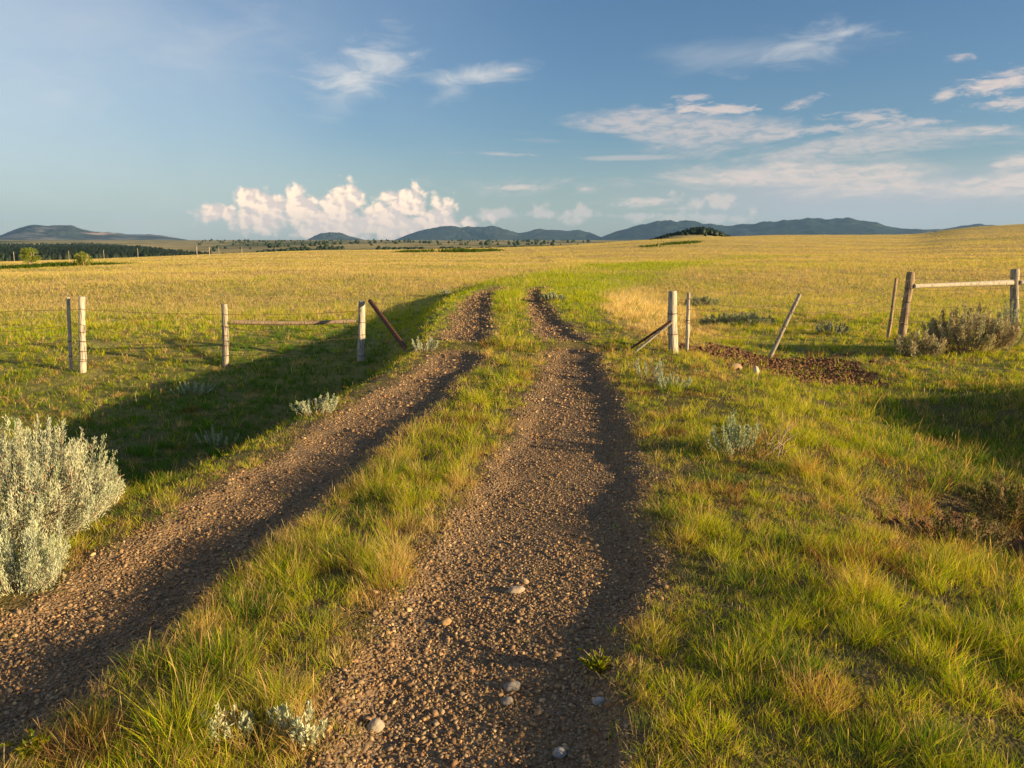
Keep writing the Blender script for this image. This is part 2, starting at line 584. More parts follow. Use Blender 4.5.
M_GRASS = mat_leaf('grass_blades', 0.48, 0.7, 0.08, (1.15, 1.12, 0.4))
M_SAGE = mat_leaf('sage_leaves', 0.25, 0.75, 0.1, (1.05, 1.05, 0.85))
M_TREE = mat_leaf('tree_leaves', 0.35)


def mat_stone():
    m, t, out = mat('stones')
    c = attr(t).outputs['Color']
    geo = t.n('ShaderNodeTexCoord').outputs['Object']
    n = t.noise(geo, 90, 3, 0.6)
    c2 = t.mix(t.sstep(n, 0.35, 0.7, 0, 0.5), c, (0.10, 0.075, 0.055, 1))
    t.L.new(pbsdf(t, c2, 0.85, 0.25, bump(t, n, 0.4, 0.003)), out.inputs[0])
    return m


M_STONE = mat_stone()


def mat_wood(name, dark, light, stretch=14, green=0.0):
    m, t, out = mat(name)
    o = t.n('ShaderNodeTexCoord').outputs['Object']
    g = t.noise(t.mapping(o, scale=(stretch * 3, stretch * 3, 2.2)), 1.6, 6, 0.65, 0.4)
    s = t.noise(t.mapping(o, scale=(3, 3, 1.5)), 2.2, 4, 0.6)
    crack = t.sstep(t.noise(t.mapping(o, loc=(4, 2, 1), scale=(stretch * 4, stretch * 4, 1.3)), 1.1, 3, 0.5), 0.34, 0.44)
    c = t.mix(t.sstep(g, 0.3, 0.7), (*dark, 1), (*light, 1))
    c = t.mix(t.sstep(s, 0.5, 0.75, 0, 0.45), c, (dark[0] * .8, dark[1] * .75, dark[2] * .7, 1))
    c = t.mix(crack, (dark[0] * .25, dark[1] * .22, dark[2] * .2, 1), c)
    h = t.math('ADD', t.math('MULTIPLY', g, 0.5), crack)
    t.L.new(pbsdf(t, c, 0.9, 0.15, bump(t, h, 0.6, 0.006)), out.inputs[0])
    return m


M_WOOD = mat_wood('weathered_wood', (0.20, 0.165, 0.125), (0.44, 0.385, 0.31))
M_WOOD_PALE = mat_wood('bleached_wood', (0.28, 0.235, 0.185), (0.58, 0.51, 0.42))
M_WOOD_DARK = mat_wood('brown_wood', (0.14, 0.095, 0.06), (0.40, 0.30, 0.20))


def mat_rust(name, base, dark):
    m, t, out = mat(name)
    o = t.n('ShaderNodeTexCoord').outputs['Object']
    n = t.noise(o, 30, 5, 0.65)
    t.L.new(pbsdf(t, t.mix(t.sstep(n, 0.3, 0.7), (*dark, 1), (*base, 1)), 0.8, 0.3, bump(t, n, 0.4, 0.003)), out.inputs[0])
    return m


M_RUST = mat_rust('rusty_iron', (0.13, 0.045, 0.022), (0.045, 0.02, 0.014))
M_WIRE = mat_rust('rusty_wire', (0.16, 0.10, 0.07), (0.07, 0.045, 0.035))
M_TWIG = mat_wood('twig_bark', (0.16, 0.11, 0.07), (0.42, 0.32, 0.22), 20)


def mat_ground():
    m, t, out = mat('prairie_ground')
    at = attr(t, 'Mask')
    sp = t.n('ShaderNodeSeparateColor')
    t.L.new(at.outputs['Color'], sp.inputs[0])
    track, dirt, green = sp.outputs[0], sp.outputs[1], sp.outputs[2]
    pos = t.n('ShaderNodeNewGeometry').outputs['Position']
    cd = t.n('ShaderNodeVectorMath', operation='LENGTH')
    t.L.new(pos, cd.inputs[0])
    dist = cd.outputs['Value']
    # gravel
    vo = t.n('ShaderNodeTexVoronoi'); vo.inputs['Scale'].default_value = 55
    t.L.new(pos, vo.inputs['Vector'])
    vs = t.n('ShaderNodeSeparateColor'); t.L.new(vo.outputs['Color'], vs.inputs[0])
    peb = t.n('ShaderNodeValToRGB')
    cr = peb.color_ramp
    cr.elements[0].color = (0.12, 0.075, 0.04, 1)
    cr.elements[1].color = (0.30, 0.20, 0.11, 1)
    e = cr.elements.new(0.5); e.color = (0.17, 0.11, 0.06, 1)
    e = cr.elements.new(0.8); e.color = (0.25, 0.19, 0.14, 1)
    t.L.new(vs.outputs[0], peb.inputs[0])
    fine = t.noise(pos, 160, 3, 0.6)
    gcol = t.mix(t.sstep(fine, 0.35, 0.65, 0, 0.5), peb.outputs[0], (0.15, 0.115, 0.085, 1))
    gcol = t.mix(t.sstep(t.noise(pos, 1.3, 4), 0.38, 0.62, 0.1, 0.6), gcol, (0.22, 0.14, 0.075, 1))
    # soil below the grass, near / field colour, far
    soil = t.mix(t.sstep(t.noise(pos, 14, 4), 0.35, 0.65), (0.05, 0.035, 0.02, 1), (0.12, 0.085, 0.045, 1))
    n1 = t.noise(pos, 0.9, 6, 0.65)
    gold = t.mix(t.sstep(n1, 0.3, 0.7), (0.42, 0.30, 0.11, 1), (0.62, 0.47, 0.20, 1))
    grn = t.mix(t.sstep(n1, 0.3, 0.7), (0.22, 0.25, 0.05, 1), (0.42, 0.41, 0.10, 1))
    fieldc = t.mix(green, gold, grn)
    nearf = t.sstep(dist, 9, 26)
    base = t.mix(nearf, t.mix(0.12, soil, fieldc), fieldc)
    # distant plain: patchwork of wood, pasture and dry grass
    n2 = t.noise(t.mapping(pos, scale=(1, 0.55, 1)), 0.0022, 6, 0.6)
    plain = t.mix(t.sstep(n2, 0.42, 0.60), (0.36, 0.29, 0.13, 1), (0.10, 0.115, 0.045, 1))
    plain = t.mix(t.sstep(t.noise(pos, 0.009, 4, 0.6), 0.56, 0.64, 0, 0.8), plain, (0.035, 0.05, 0.025, 1))
    base = t.mix(t.sstep(dist, 430, 620), base, plain)
    red = t.mix(t.sstep(t.noise(pos, 7, 4), 0.35, 0.65), (0.07, 0.034, 0.018, 1), (0.20, 0.11, 0.06, 1))
    c = t.mix(dirt, base, red)
    c = t.mix(track, c, gcol)
    # bumps
    hv = t.math('MULTIPLY', t.math('SUBTRACT', 1.0, vo.outputs['Distance']), 0.02)
    hg = t.math('ADD', hv, t.math('MULTIPLY', fine, 0.006))
    tus = t.n('ShaderNodeTexVoronoi'); tus.inputs['Scale'].default_value = 1.6
    t.L.new(pos, tus.inputs['Vector'])
    hf = t.math('MULTIPLY', t.math('ADD', t.noise(pos, 2.2, 6, 0.75), t.math('MULTIPLY', tus.outputs['Distance'], -0.5)), 0.6)
    hmix = t.n('ShaderNodeMix'); t.L.new(nearf, hmix.inputs[0])
    t.L.new(hg, hmix.inputs[2]); t.L.new(hf, hmix.inputs[3])
    b = t.n('ShaderNodeBump'); b.inputs['Strength'].default_value = 0.9; b.inputs['Distance'].default_value = 1.0
    t.L.new(hmix.outputs[0], b.inputs['Height'])
    t.L.new(pbsdf(t, c, 0.95, 0.1, b.outputs[0]), out.inputs[0])
    return m


# ------------------------------------------------------------------ the ground sheet
def build_ground():
    fa = R(44)
    a1 = np.linspace(-fa, fa, 900)
    a2 = np.linspace(fa, 2 * np.pi - fa, 90)[1:-1]
    A = np.concatenate([a1, a2])
    rr = np.concatenate([[0.35, 0.8], np.geomspace(1.1, 40, 430), np.geomspace(40.8, 700, 240), np.geomspace(715, 13500, 110)])
    nr, na = len(rr), len(A)
    X = rr[:, None] * np.sin(A)[None]
    Y = rr[:, None] * np.cos(A)[None]
    x, y = X.ravel(), Y.ravel()
    z = terrain(x, y)
    r = np.hypot(x, y)
    m = np.zeros((len(x), 3))
    m[:, 0] = ss(track_in(x, y), -0.12, 0.04)
    m[:, 1] = dirt_mask(x, y) * (r < 40)
    m[:, 2] = greenness(x, y)
    i = np.arange(nr - 1)[:, None] * na
    j = np.arange(na)[None]
    k = (j + 1) % na
    F = np.stack([i + j, i + na + j, i + na + k, i + k], -1).reshape(-1, 4)[:, ::-1]
    V = np.stack([x, y, z], -1)
    V = np.vstack([V, [[0, 0, H(0, 0.01)]]])
    m = np.vstack([m, [[0, 0, .5]]])
    c = np.stack([np.full(na, len(V) - 1), k[0], j[0]], -1)
    o = np_mesh('ground', V, [F, c], mat_ground(), attrs=m, smooth=True)
    tag(o, kind='structure')
    return o


build_ground()

# ------------------------------------------------------------------ grass
PAL_GREEN = np.array([[0.34, 0.41, 0.010], [0.24, 0.34, 0.010], [0.44, 0.44, 0.012], [0.50, 0.46, 0.02]])
PAL_DARK = np.array([[0.08, 0.16, 0.015], [0.10, 0.19, 0.018], [0.15, 0.21, 0.018], [0.07, 0.14, 0.02]])
PAL_GOLD = np.array([[0.55, 0.41, 0.18], [0.62, 0.48, 0.24], [0.51, 0.40, 0.14], [0.55, 0.38, 0.18]])
PAL_TAN = np.array([[0.55, 0.35, 0.13], [0.66, 0.47, 0.20], [0.38, 0.20, 0.08], [0.48, 0.33, 0.14]])
PAL_RUSSET = np.array([[0.26, 0.12, 0.04], [0.38, 0.20, 0.07], [0.14, 0.07, 0.03]])


def blades(x, y, z, h, w, az, lean, bend, col, levels, facing, prof='blade'):
    """one mesh array of curved blades; levels = t values below the tip"""
    n = len(x)
    L = len(levels)
    la = np.stack([np.cos(az), np.sin(az)], -1)
    fa = np.stack([np.cos(facing), np.sin(facing)], -1)
    V = np.zeros((n, 2 * L + 1, 3))
    C = np.zeros((n, 2 * L + 1, 3))
    for k, t in enumerate(list(levels) + [1.0]):
        off = h * (lean * t + bend * t * t)
        zz = z + h * t * np.sqrt(np.maximum(0.12, 1 - (0.55 * (lean + bend * t)) ** 2))
        cx, cyy = x + la[:, 0] * off, y + la[:, 1] * off
        if prof == 'seed':
            ww = w * (0.30 if t < 0.7 else 0.95)
        else:
            ww = w * (1 - 0.75 * t ** 1.6)
        cc = col * (1 + 0.10 * t)
        if k < L:
            for s, q in ((-1, 0), (1, 1)):
                V[:, 2 * k + q, 0] = cx + s * fa[:, 0] * ww * 0.5
                V[:, 2 * k + q, 1] = cyy + s * fa[:, 1] * ww * 0.5
                V[:, 2 * k + q, 2] = zz
                C[:, 2 * k + q] = cc
        else:
            V[:, 2 * L, 0], V[:, 2 * L, 1], V[:, 2 * L, 2] = cx, cyy, zz
            C[:, 2 * L] = cc
    b = np.arange(n)[:, None] * (2 * L + 1)
    Q = [np.stack([b[:, 0] + 2 * k, b[:, 0] + 2 * k + 1, b[:, 0] + 2 * k + 3, b[:, 0] + 2 * k + 2], -1) for k in range(L - 1)]
    T = np.stack([b[:, 0] + 2 * L - 2, b[:, 0] + 2 * L - 1, b[:, 0] + 2 * L], -1)
    return V.reshape(-1, 3), C.reshape(-1, 3), (np.vstack(Q) if Q else None), T


class Bag:
    def __init__(self): self.V, self.C, self.Q, self.T, self.n = [], [], [], [], 0

    def add(self, V, C, Q, T):
        self.V.append(V); self.C.append(C)
        if Q is not None: self.Q.append(Q + self.n)
        self.T.append(T + self.n)
        self.n += len(V)

    def build(self, name, m, parent=None, loc=None):
        Fs = ([np.vstack(self.Q)] if self.Q else []) + [np.vstack(self.T)]
        return np_mesh(name, np.vstack(self.V), Fs, m, cols=np.vstack(self.C), parent=parent, loc=loc)


def scatter(r0, r1, dens, amax):
    """random points over an annulus sector, dens(r) per m2"""
    rs = np.geomspace(r0, r1, 60)
    xs, ys = [], []
    for a, b in zip(rs[:-1], rs[1:]):
        area = amax * (b * b - a * a)
        n = rng.poisson(area * dens((a + b) / 2))
        r = np.sqrt(rng.uniform(a * a, b * b, n))
        th = rng.uniform(-amax, amax, n)
        xs.append(r * np.sin(th)); ys.append(r * np.cos(th))
    return np.concatenate(xs), np.concatenate(ys)


def pick(pal, n):
    i = rng.integers(0, len(pal), n)
    f = rng.uniform(0, 1, (n, 1))
    return pal[i] * f + pal[(i + 1) % len(pal)] * (1 - f)


def tuft_layer(bag, x, y, nb, spread, hscale, wscale, levels, stalk=0.10):
    """tufts at x,y, nb blades each"""
    ti = track_in(x, y)
    dm = dirt_mask(x, y)
    r = np.hypot(x, y)
    keep = rng.uniform(0, 1, len(x)) < np.where(ti > -0.02, np.exp(-(ti + 0.02) / 0.045) * 0.9 + 0.004, 1.0)
    keep &= rng.uniform(0, 1, len(x)) > dm * 0.88
    # thin patches so that soil and shade show between the tufts
    pt = fbm(x * 2.3, y * 2.3, 91, 3)
    keep &= (rng.uniform(0, 1, len(x)) < 0.48 + 2.0 * np.clip(pt - 0.30, 0, 1)) | (r > 30)
    x, y, ti, r, pt, dm = x[keep], y[keep], ti[keep], r[keep], pt[keep], dm[keep]
    n = len(x)
    g = greenness(x, y)
    h = 0.066 + 0.040 * ss(-ti, 0.3, 1.6) + 0.03 * ss(y, 12, 24)
    h = h * (0.45 + 0.55 * ss(-ti, -0.02, 0.22)) * (0.40 + 0.75 * fbm(x * 1.3, y * 1.3, 95, 3) + 0.85 * vnoise(x * 4.5, y * 4.5, 97) ** 2) * rng.uniform(0.75, 1.25, n)
    dr_ = x - edge(RR, y); dm_ = np.minimum(x - edge(LR, y), edge(RL, y) - x)
    h = h * (1 + 0.35 * ((dr_ > 0) & (dr_ < .7)) + 0.75 * (dm_ > 0))
    lush_shade = ss(x - 0.25 * (y - 6), 2.6, 3.8) * (1 - ss(y, 10, 13)) * 1.0 + 0.8 * ss(edge(LL, y) - x, 1.2, 2.2) * ss(y, 5, 7) * (1 - ss(y, 13, 17))  # taller grass; its dark green also puts shade into hollow and ditch
    # golden stand
    gd = np.hypot((x - (3.1 + 0.13 * (y - 16))) / 1.35, (y - 23) / 9.5)
    h = h * (1 + 0.55 * (1 - ss(gd, 0.5, 1.1))) * (1 + 0.25 * lush_shade) * hscale
    # tuft colour
    isgold = rng.uniform(0, 1, n) > g * 1.08 + 0.5 * (rng.uniform(0, 1, n) - 0.5)
    col = pick(PAL_GREEN, n)
    dk = rng.uniform(0, 1, n) < 0.16 + 0.70 * lush_shade
    col[dk] = pick(PAL_DARK, dk.sum())
    ng = isgold.sum()
    near_t = ss(-ti[isgold], 0.9, 0.1) * 0 + (1 - ss(y[isgold], 9, 20)) * 0.55
    cg = pick(PAL_GOLD, ng)
    tn = rng.uniform(0, 1, ng) < near_t
    cg[tn] = pick(PAL_TAN, tn.sum())
    gg = np.hypot((x[isgold] - (3.1 + 0.13 * (y[isgold] - 16))) / 1.35, (y[isgold] - 23) / 9.5) < 1.05
    gg &= rng.uniform(0, 1, len(gg)) < 0.85 * (1 - ss(np.hypot((x[isgold] - (3.1 + 0.13 * (y[isgold] - 16))) / 1.35, (y[isgold] - 23) / 9.5) + .5 * (fbm(x[isgold] * .8, y[isgold] * .4, 77, 3) - .5), .45, 1.0))
    cg[gg] = pick(np.array([[0.72, 0.56, 0.30], [0.80, 0.62, 0.34], [0.62, 0.45, 0.22]]), gg.sum())
    col[isgold] = cg
    ditch = ss(edge(LL, y) - x, 0.9, 1.6) * (1 - ss(edge(LL, y) - x, 4.2, 6)) * ss(y, 5, 7) * (1 - ss(y, 17, 22))  # embankment shadow deepened here by darker, greener tuft colour
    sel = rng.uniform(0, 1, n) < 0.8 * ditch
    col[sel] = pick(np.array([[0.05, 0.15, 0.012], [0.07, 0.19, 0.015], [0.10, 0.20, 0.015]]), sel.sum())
    # bunchgrass: neighbouring tufts share a centre, a height and a colour
    cs_ = 0.26
    jx, jy = np.floor(x / cs_), np.floor(y / cs_)
    bx_ = (jx + 0.25 + 0.5 * _hash(jx, jy, 201)) * cs_; by_ = (jy + 0.25 + 0.5 * _hash(jx, jy, 202)) * cs_
    bh = _hash(jx, jy, 203); bc = _hash(jx, jy, 204)
    nearb = 1 - ss(r, 16, 26)
    bd = np.hypot(x - bx_, y - by_) / (cs_ * 0.6)
    h = h * (1 + nearb * ((0.50 + 0.75 * bh) * (1.12 - 0.45 * np.clip(bd, 0, 1.2)) - 1))
    for lo, hi, pal in ((0.0, 0.17, PAL_DARK), (0.17, 0.26, PAL_TAN), (0.26, 0.295, PAL_RUSSET)):
        sel = (bc >= lo) & (bc < hi) & (rng.uniform(0, 1, n) < 0.62 * nearb)
        col[sel] = pick(pal, sel.sum())
    hol = np.exp(-(np.hypot((x - 3.3) / 1.0, (y - 5.0) / 0.95)) ** 2)
    sel = rng.uniform(0, 1, n) < hol * 0.65
    col[sel] = pick(PAL_RUSSET, sel.sum())
    baz = np.arctan2(y - by_, x - bx_)
    # blades
    X = np.repeat(x, nb); Y = np.repeat(y, nb); N = n * nb
    a = rng.uniform(0, 2 * np.pi, N)
    rad = np.abs(rng.normal(0, 1, N)) * spread * np.repeat(np.maximum(1, r / 14), nb)
    X = X + np.cos(a) * rad; Y = Y + np.sin(a) * rad
    Z = np.repeat(terrain(x, y), nb) - 0.012
    hh = np.repeat(h, nb) * rng.uniform(0.45, 1.25, N)
    va = np.repeat(0.28 - 0.20 * ss(r, 12, 40), nb)
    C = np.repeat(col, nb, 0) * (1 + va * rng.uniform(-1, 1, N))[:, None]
    mixg = rng.uniform(0, 1, N) < np.repeat(0.15 * (1 - ss(r, 12, 30)) * (1 - .9 * ditch), nb)
    C[mixg] = pick(PAL_TAN, mixg.sum())
    rr = np.repeat(r, nb)
    w = wscale * 0.0021 * np.maximum(1, rr / 5.0) ** 0.92 * rng.uniform(0.6, 1.4, N)
    lean = rng.uniform(0.0, 0.55, N); bend = rng.uniform(0.0, 0.7, N)
    useb = rng.uniform(0, 1, N) < 0.6 * np.repeat(nearb, nb)
    az = np.where(useb, np.repeat(baz, nb), a) + rng.normal(0, 0.7, N)
    flat = rng.uniform(0, 1, N) < 0.10 * np.repeat(nearb * (1 - ditch), nb)
    lean[flat] += rng.uniform(0.9, 1.8, flat.sum()); C[flat] = pick(PAL_TAN, flat.sum()) * 0.8; hh[flat] *= 0.7
    fc = rng.uniform(0, np.pi, N)
    isst = (rng.uniform(0, 1, N) < stalk) & (rr < 26)
    s = ~isst
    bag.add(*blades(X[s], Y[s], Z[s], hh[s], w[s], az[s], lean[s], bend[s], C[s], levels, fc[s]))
    if isst.any():
        s = isst
        k = s.sum()
        cs = pick(np.vstack([PAL_TAN, PAL_GOLD]), k) * rng.uniform(0.8, 1.15, (k, 1))
        bag.add(*blades(X[s], Y[s], Z[s], hh[s] * rng.uniform(1.15, 1.7, k), w[s] * 1.15, az[s], lean[s] * 0.5, bend[s] * 0.35, cs,
                        (0.0, 0.45, 0.74, 0.86), fc[s], 'seed'))


bag = Bag()
x, y = scatter(1.2, 6.5, lambda r: 1100 if r < 4.0 else 1100 * (4.0 / r) ** 1.6, R(47))
tuft_layer(bag, x, y, 16, 0.026, 1.0, 1.0, (0.0, 0.4, 0.75), 0.022)
x, y = scatter(6.5, 26, lambda r: 520 * (6.5 / r) ** 1.9, R(41))
tuft_layer(bag, x, y, 14, 0.040, 0.95, 1.1, (0.0, 0.5), 0.02)
o = bag.build('grass', M_GRASS)
tag(o, 'green and tan grass growing between and beside the wheel tracks', 'grass', kind='stuff')
bag = Bag()
x, y = scatter(26, 420, lambda r: 50 * (26 / r) ** 2.12, R(38))
tuft_layer(bag, x, y, 7, 0.12, 0.95, 1.2, (0.0,), 0.0)
o = bag.build('field_grass', M_GRASS)
tag(o, 'dry golden grass covering the open fields out to the skyline', 'grass', kind='stuff')

# ------------------------------------------------------------------ gravel
ICO_V = None


def ico(sub):
    import bmesh
    bm = bmesh.new()
    bmesh.ops.create_icosphere(bm, subdivisions=sub, radius=1)
    V = np.array([v.co[:] for v in bm.verts]); F = np.array([[v.index for v in f.verts] for f in bm.faces])
    bm.free()
    return V, F


STONE_PAL = np.array([[0.38, 0.23, 0.105], [0.26, 0.155, 0.075], [0.46, 0.31, 0.17], [0.30, 0.22, 0.14], [0.58, 0.39, 0.20], [0.42, 0.21, 0.09], [0.18, 0.125, 0.08], [0.30, 0.185, 0.10]])


def stones(name, x, y, s, m, sub=1, sink=0.25):
    V0, F0 = ico(sub)
    n, k = len(x), len(V0)
    V = V0[None] * (1 + 0.95 * (rng.uniform(0, 1, (n, k, 1)) - 0.5))
    V = V * (s[:, None, None] * rng.uniform(0.65, 1.3, (n, 1, 3)) * np.array([1, 1, 0.72]))
    a = rng.uniform(0, 2 * np.pi, n)
    ca, sa = np.cos(a)[:, None], np.sin(a)[:, None]
    Vx = V[..., 0] * ca - V[..., 1] * sa; Vy = V[..., 0] * sa + V[..., 1] * ca
    Vz = V[..., 2] + 0.35 * Vx * rng.uniform(-1, 1, (n, 1))
    z = terrain(x, y) + s * (0.5 - sink)
    P = np.stack([Vx + x[:, None], Vy + y[:, None], Vz + z[:, None]], -1).reshape(-1, 3)
    F = (F0[None] + (np.arange(n) * k)[:, None, None]).reshape(-1, 3)
    c = np.repeat(pick(STONE_PAL, n) * rng.uniform(0.4, 1.1, (n, 1)), k, 0)
    return np_mesh(name, P, [F], m, cols=c)


x, y = scatter(1.4, 30, lambda r: 7000 if r < 3.6 else 7000 * (3.6 / r) ** 2.1, R(38))
ti_ = track_in(x, y)
keep = (ti_ > -0.10 + 0.10 * rng.uniform(0, 1, len(x))) & (rng.uniform(0, 1, len(x)) < 0.75 + 0.8 * np.clip(fbm(x * 2.2, y * 1.1, 301, 3) - .35, 0, 1))
x, y = x[keep], y[keep]
s = np.exp(rng.normal(math.log(0.0043), 0.48, len(x))) * np.maximum(1, np.hypot(x, y) / 6.0)
s = np.minimum(s, 0.015 * np.maximum(1, np.hypot(x, y) / 6.0))
o = stones('gravel', x, y, s, M_STONE)
tag(o, 'brown and grey gravel lying loose in the two wheel tracks', 'gravel', kind='stuff')
# clods on the bare soil by the right fence and in the near hollow
x = np.concatenate([rng.normal(4.45, 1.15, 8000), rng.normal(3.35, 0.45, 1100)])
y = np.concatenate([rng.normal(13.1, 1.05, 8000), rng.normal(5.0, 0.4, 1100)])
keep = dirt_mask(x, y) > rng.uniform(0.1, 1.0, len(x))
x, y = x[keep], y[keep]


def mat_soil_clod():
    m, t, out = mat('red_soil')
    pos = t.n('ShaderNodeNewGeometry').outputs['Position']
    n = t.noise(pos, 12, 4)
    t.L.new(pbsdf(t, t.mix(t.sstep(n, 0.35, 0.65), (0.06, 0.030, 0.015, 1), (0.21, 0.115, 0.06, 1)), 0.95, 0.1, bump(t, t.noise(pos, 60, 3), 0.6, 0.01)), out.inputs[0])
    return m


s = np.minimum(np.exp(rng.normal(math.log(0.012), 0.65, len(x))), .036) * np.where(y < 9, 0.5, 1)
o = stones('soil', x, y, s, mat_soil_clod())
tag(o, 'broken reddish brown soil clods beside the right fence', 'soil', kind='stuff')


def rock(px, py, sx, sy, sz, col, label):
    p = ground_hit(px, py)
    V0, F0 = ico(3)
    sd = random.randint(0, 999)
    f = 1 + 0.5 * (fbm(V0[:, 0] * 1.4 + sd, V0[:, 1] * 1.4 + V0[:, 2] * 1.1, sd, 3) - 0.5) + 0.25 * (vnoise(V0[:, 2] * 2 + sd, V0[:, 0] * 2, sd) - 0.5)
    V = V0 * f[:, None] * np.array([sx, sy, sz])
    a = random.uniform(0, 3)
    V = np.stack([V[:, 0] * math.cos(.3) - V[:, 1] * math.sin(.3), V[:, 0] * math.sin(.3) + V[:, 1] * math.cos(.3), V[:, 2]], -1)
    o = np_mesh('rock', V, [F0], M_STONE, cols=np.tile(np.array(col), (len(V), 1)), smooth=False, loc=(p.x, p.y, p.z + sz * 0.45))
    return tag(o, label, 'rock', 'larger stones on the track')


rock(516, 592, .042, .026, .020, (0.37, 0.29, 0.22), 'flat pinkish stone in the middle of the right track with a small stone touching it')
rock(525, 583, .018, .016, .016, (0.40, 0.27, 0.17), 'small round tan stone touching the flat pinkish stone in the right track')
rock(376, 729, .030, .024, .024, (0.37, 0.31, 0.24), 'pale rounded stone at the left rim of the right track near the bottom')
rock(512, 689, .034, .024, .020, (0.20, 0.18, 0.17), 'grey flat stone mid-track, the larger of two grey stones together')
rock(507, 703, .024, .018, .016, (0.18, 0.16, 0.15), 'dull grey stone mid-track, the smaller of two grey stones together')
rock(599, 703, .026, .018, .016, (0.30, 0.29, 0.29), 'pale bluish stone below the green weed in the right track')
rock(560, 755, .026, .020, .020, (0.30, 0.29, 0.29), 'pale blue-grey rounded stone at the bottom of the right track')
rock(446, 624, .026, .020, .020, (0.40, 0.24, 0.11), 'orange tan stone on the sunny side of the right track')
rock(735, 369, .11, .07, .06, (0.36, 0.24, 0.15), 'tan rock at the edge of the reddish soil patch')
rock(756, 374, .04, .035, .08, (0.56, 0.49, 0.38), 'white upright rock at the edge of the reddish soil patch')

# ------------------------------------------------------------------ sagebrush and small plants
SAGE_SILVER = np.array([[0.50, 0.52, 0.36], [0.42, 0.45, 0.32], [0.57, 0.57, 0.40], [0.32, 0.36, 0.22]])  # pale silvery grey-green of the leaves themselves
SAGE_DULL = np.array([[0.42, 0.38, 0.20], [0.32, 0.30, 0.18], [0.48, 0.38, 0.22], [0.24, 0.17, 0.10]])


def leaf_quads(P, D, L, W, col):
    """thin leaves: base P, direction D (unit), length L, width W"""
    n = len(P)
    side = np.cross(D, rng.normal(0, 1, (n, 3)))
    side /= np.linalg.norm(side, axis=1)[:, None] + 1e-9
    V = np.zeros((n, 4, 3))
    V[:, 0] = P
    V[:, 1] = P + D * (L * .55)[:, None] + side * (W / 2)[:, None]
    V[:, 2] = P + D * L[:, None]
    V[:, 3] = P + D * (L * .55)[:, None] - side * (W / 2)[:, None]
    F = np.arange(n * 4).reshape(n, 4)
    return V.reshape(-1, 3), np.repeat(col, 4, 0), F


def sage(loc, rx, ry, h, stems, label, name='sagebrush', cat='shrub', pal=SAGE_SILVER, leaves=150, L=0.026, W=0.006, fluff=0.010, group='sagebrush clumps in the grass', upright=1.0, bare=0.35, twigs=False, wood=0):
    root = empty(name, loc, label, cat, group)
    mb = MB()
    VV, CC, FF, nn = [], [], [], 0
    for i in range(stems):
        a, q = rng.uniform(0, 2 * np.pi), math.sqrt(rng.uniform(0, 1))
        tip = np.array([rx * q * math.cos(a) + rng.normal(0, .04 * h), ry * q * math.sin(a) + rng.normal(0, .04 * h), h * rng.uniform(0.50, 1.06) * (1 - 0.42 * q * q)])
        base = np.array([tip[0] * 0.35, tip[1] * 0.35, -0.04])
        ctrl = np.array([tip[0] * 0.95, tip[1] * 0.95, tip[2] * 0.45 / upright])
        ctrl[2] = min(ctrl[2], tip[2] * .6)
        tt = np.linspace(0, 1, 6)[:, None]
        pts = (1 - tt) ** 2 * base + 2 * tt * (1 - tt) * ctrl + tt ** 2 * tip
        mb.tube(pts, np.linspace(0.0045, 0.0010, 6) * (0.6 + h), 4, cap=False)
        n = int(leaves * rng.uniform(0.7, 1.2))
        u = bare + (1 - bare) * rng.uniform(0, 1, n) ** 0.8
        u = u[:, None]
        P = (1 - u) ** 2 * base + 2 * u * (1 - u) * ctrl + u ** 2 * tip
        T = 2 * (1 - u) * (ctrl - base) + 2 * u * (tip - ctrl)
        T /= np.linalg.norm(T, axis=1)[:, None]
        D = T + rng.normal(0, 0.48, (n, 3)); D[:, 2] += 0.3
        D /= np.linalg.norm(D, axis=1)[:, None]
        P = P + rng.normal(0, fluff, (n, 3)) * (1.25 - u)
        c0 = pick(pal, 1)
        V, C, F = leaf_quads(P, D, L * rng.uniform(0.6, 1.3, n), W * rng.uniform(.7, 1.3, n), c0 * rng.uniform(0.8, 1.2, (n, 1)))
        VV.append(V); CC.append(C); FF.append(F + nn); nn += len(V)
    mb.build('stems', M_TWIG, root)
    np_mesh('leaves', np.vstack(VV), [np.vstack(FF)], M_SAGE, cols=np.vstack(CC), parent=root)
    if wood:
        tw = MB()
        for k in range(wood):
            a = rng.uniform(0, 6.28); q = rng.uniform(.3, 1.02)
            tip = np.array([rx * q * math.cos(a), ry * q * math.sin(a), h * rng.uniform(.45, .98) * (1 - .3 * q * q)])
            mid = tip * [.55, .55, .42] + rng.normal(0, .035, 3)
            md2 = tip * [.85, .85, .72] + rng.normal(0, .03, 3)
            tw.tube([tip * [.15, .15, 0], mid, md2, tip], [.013, .010, .006, .002], 6, cap=False)
            for b_ in range(3):
                p_ = md2 + (tip - md2) * rng.uniform(0, .8)
                tw.tube([p_, p_ + rng.normal(0, .03, 3) + [0, 0, .04]], [.003, .001], 4, cap=False)
        tag(tw.build('dead_twig', M_TWIG, root), 'bare grey-brown twisted branches inside the bush')
    if twigs:
        tw = MB()
        for k in range(16):
            b = np.array([0.22 + rng.normal(0, .06), rng.normal(0, .06), 0.0])
            d = np.array([rng.normal(0.10, .12), rng.normal(0, .12), rng.uniform(.10, .26)])
            pts = [b, b + d * .35 + rng.normal(0, .015, 3), b + d * .7 + rng.normal(0, .02, 3), b + d]
            tw.tube(pts, [0.006, .005, .004, .002], 5, cap=False)
        tag(tw.build('dead_twig', M_TWIG, root), 'bare brown dead twigs sticking out of the plant')
    return root


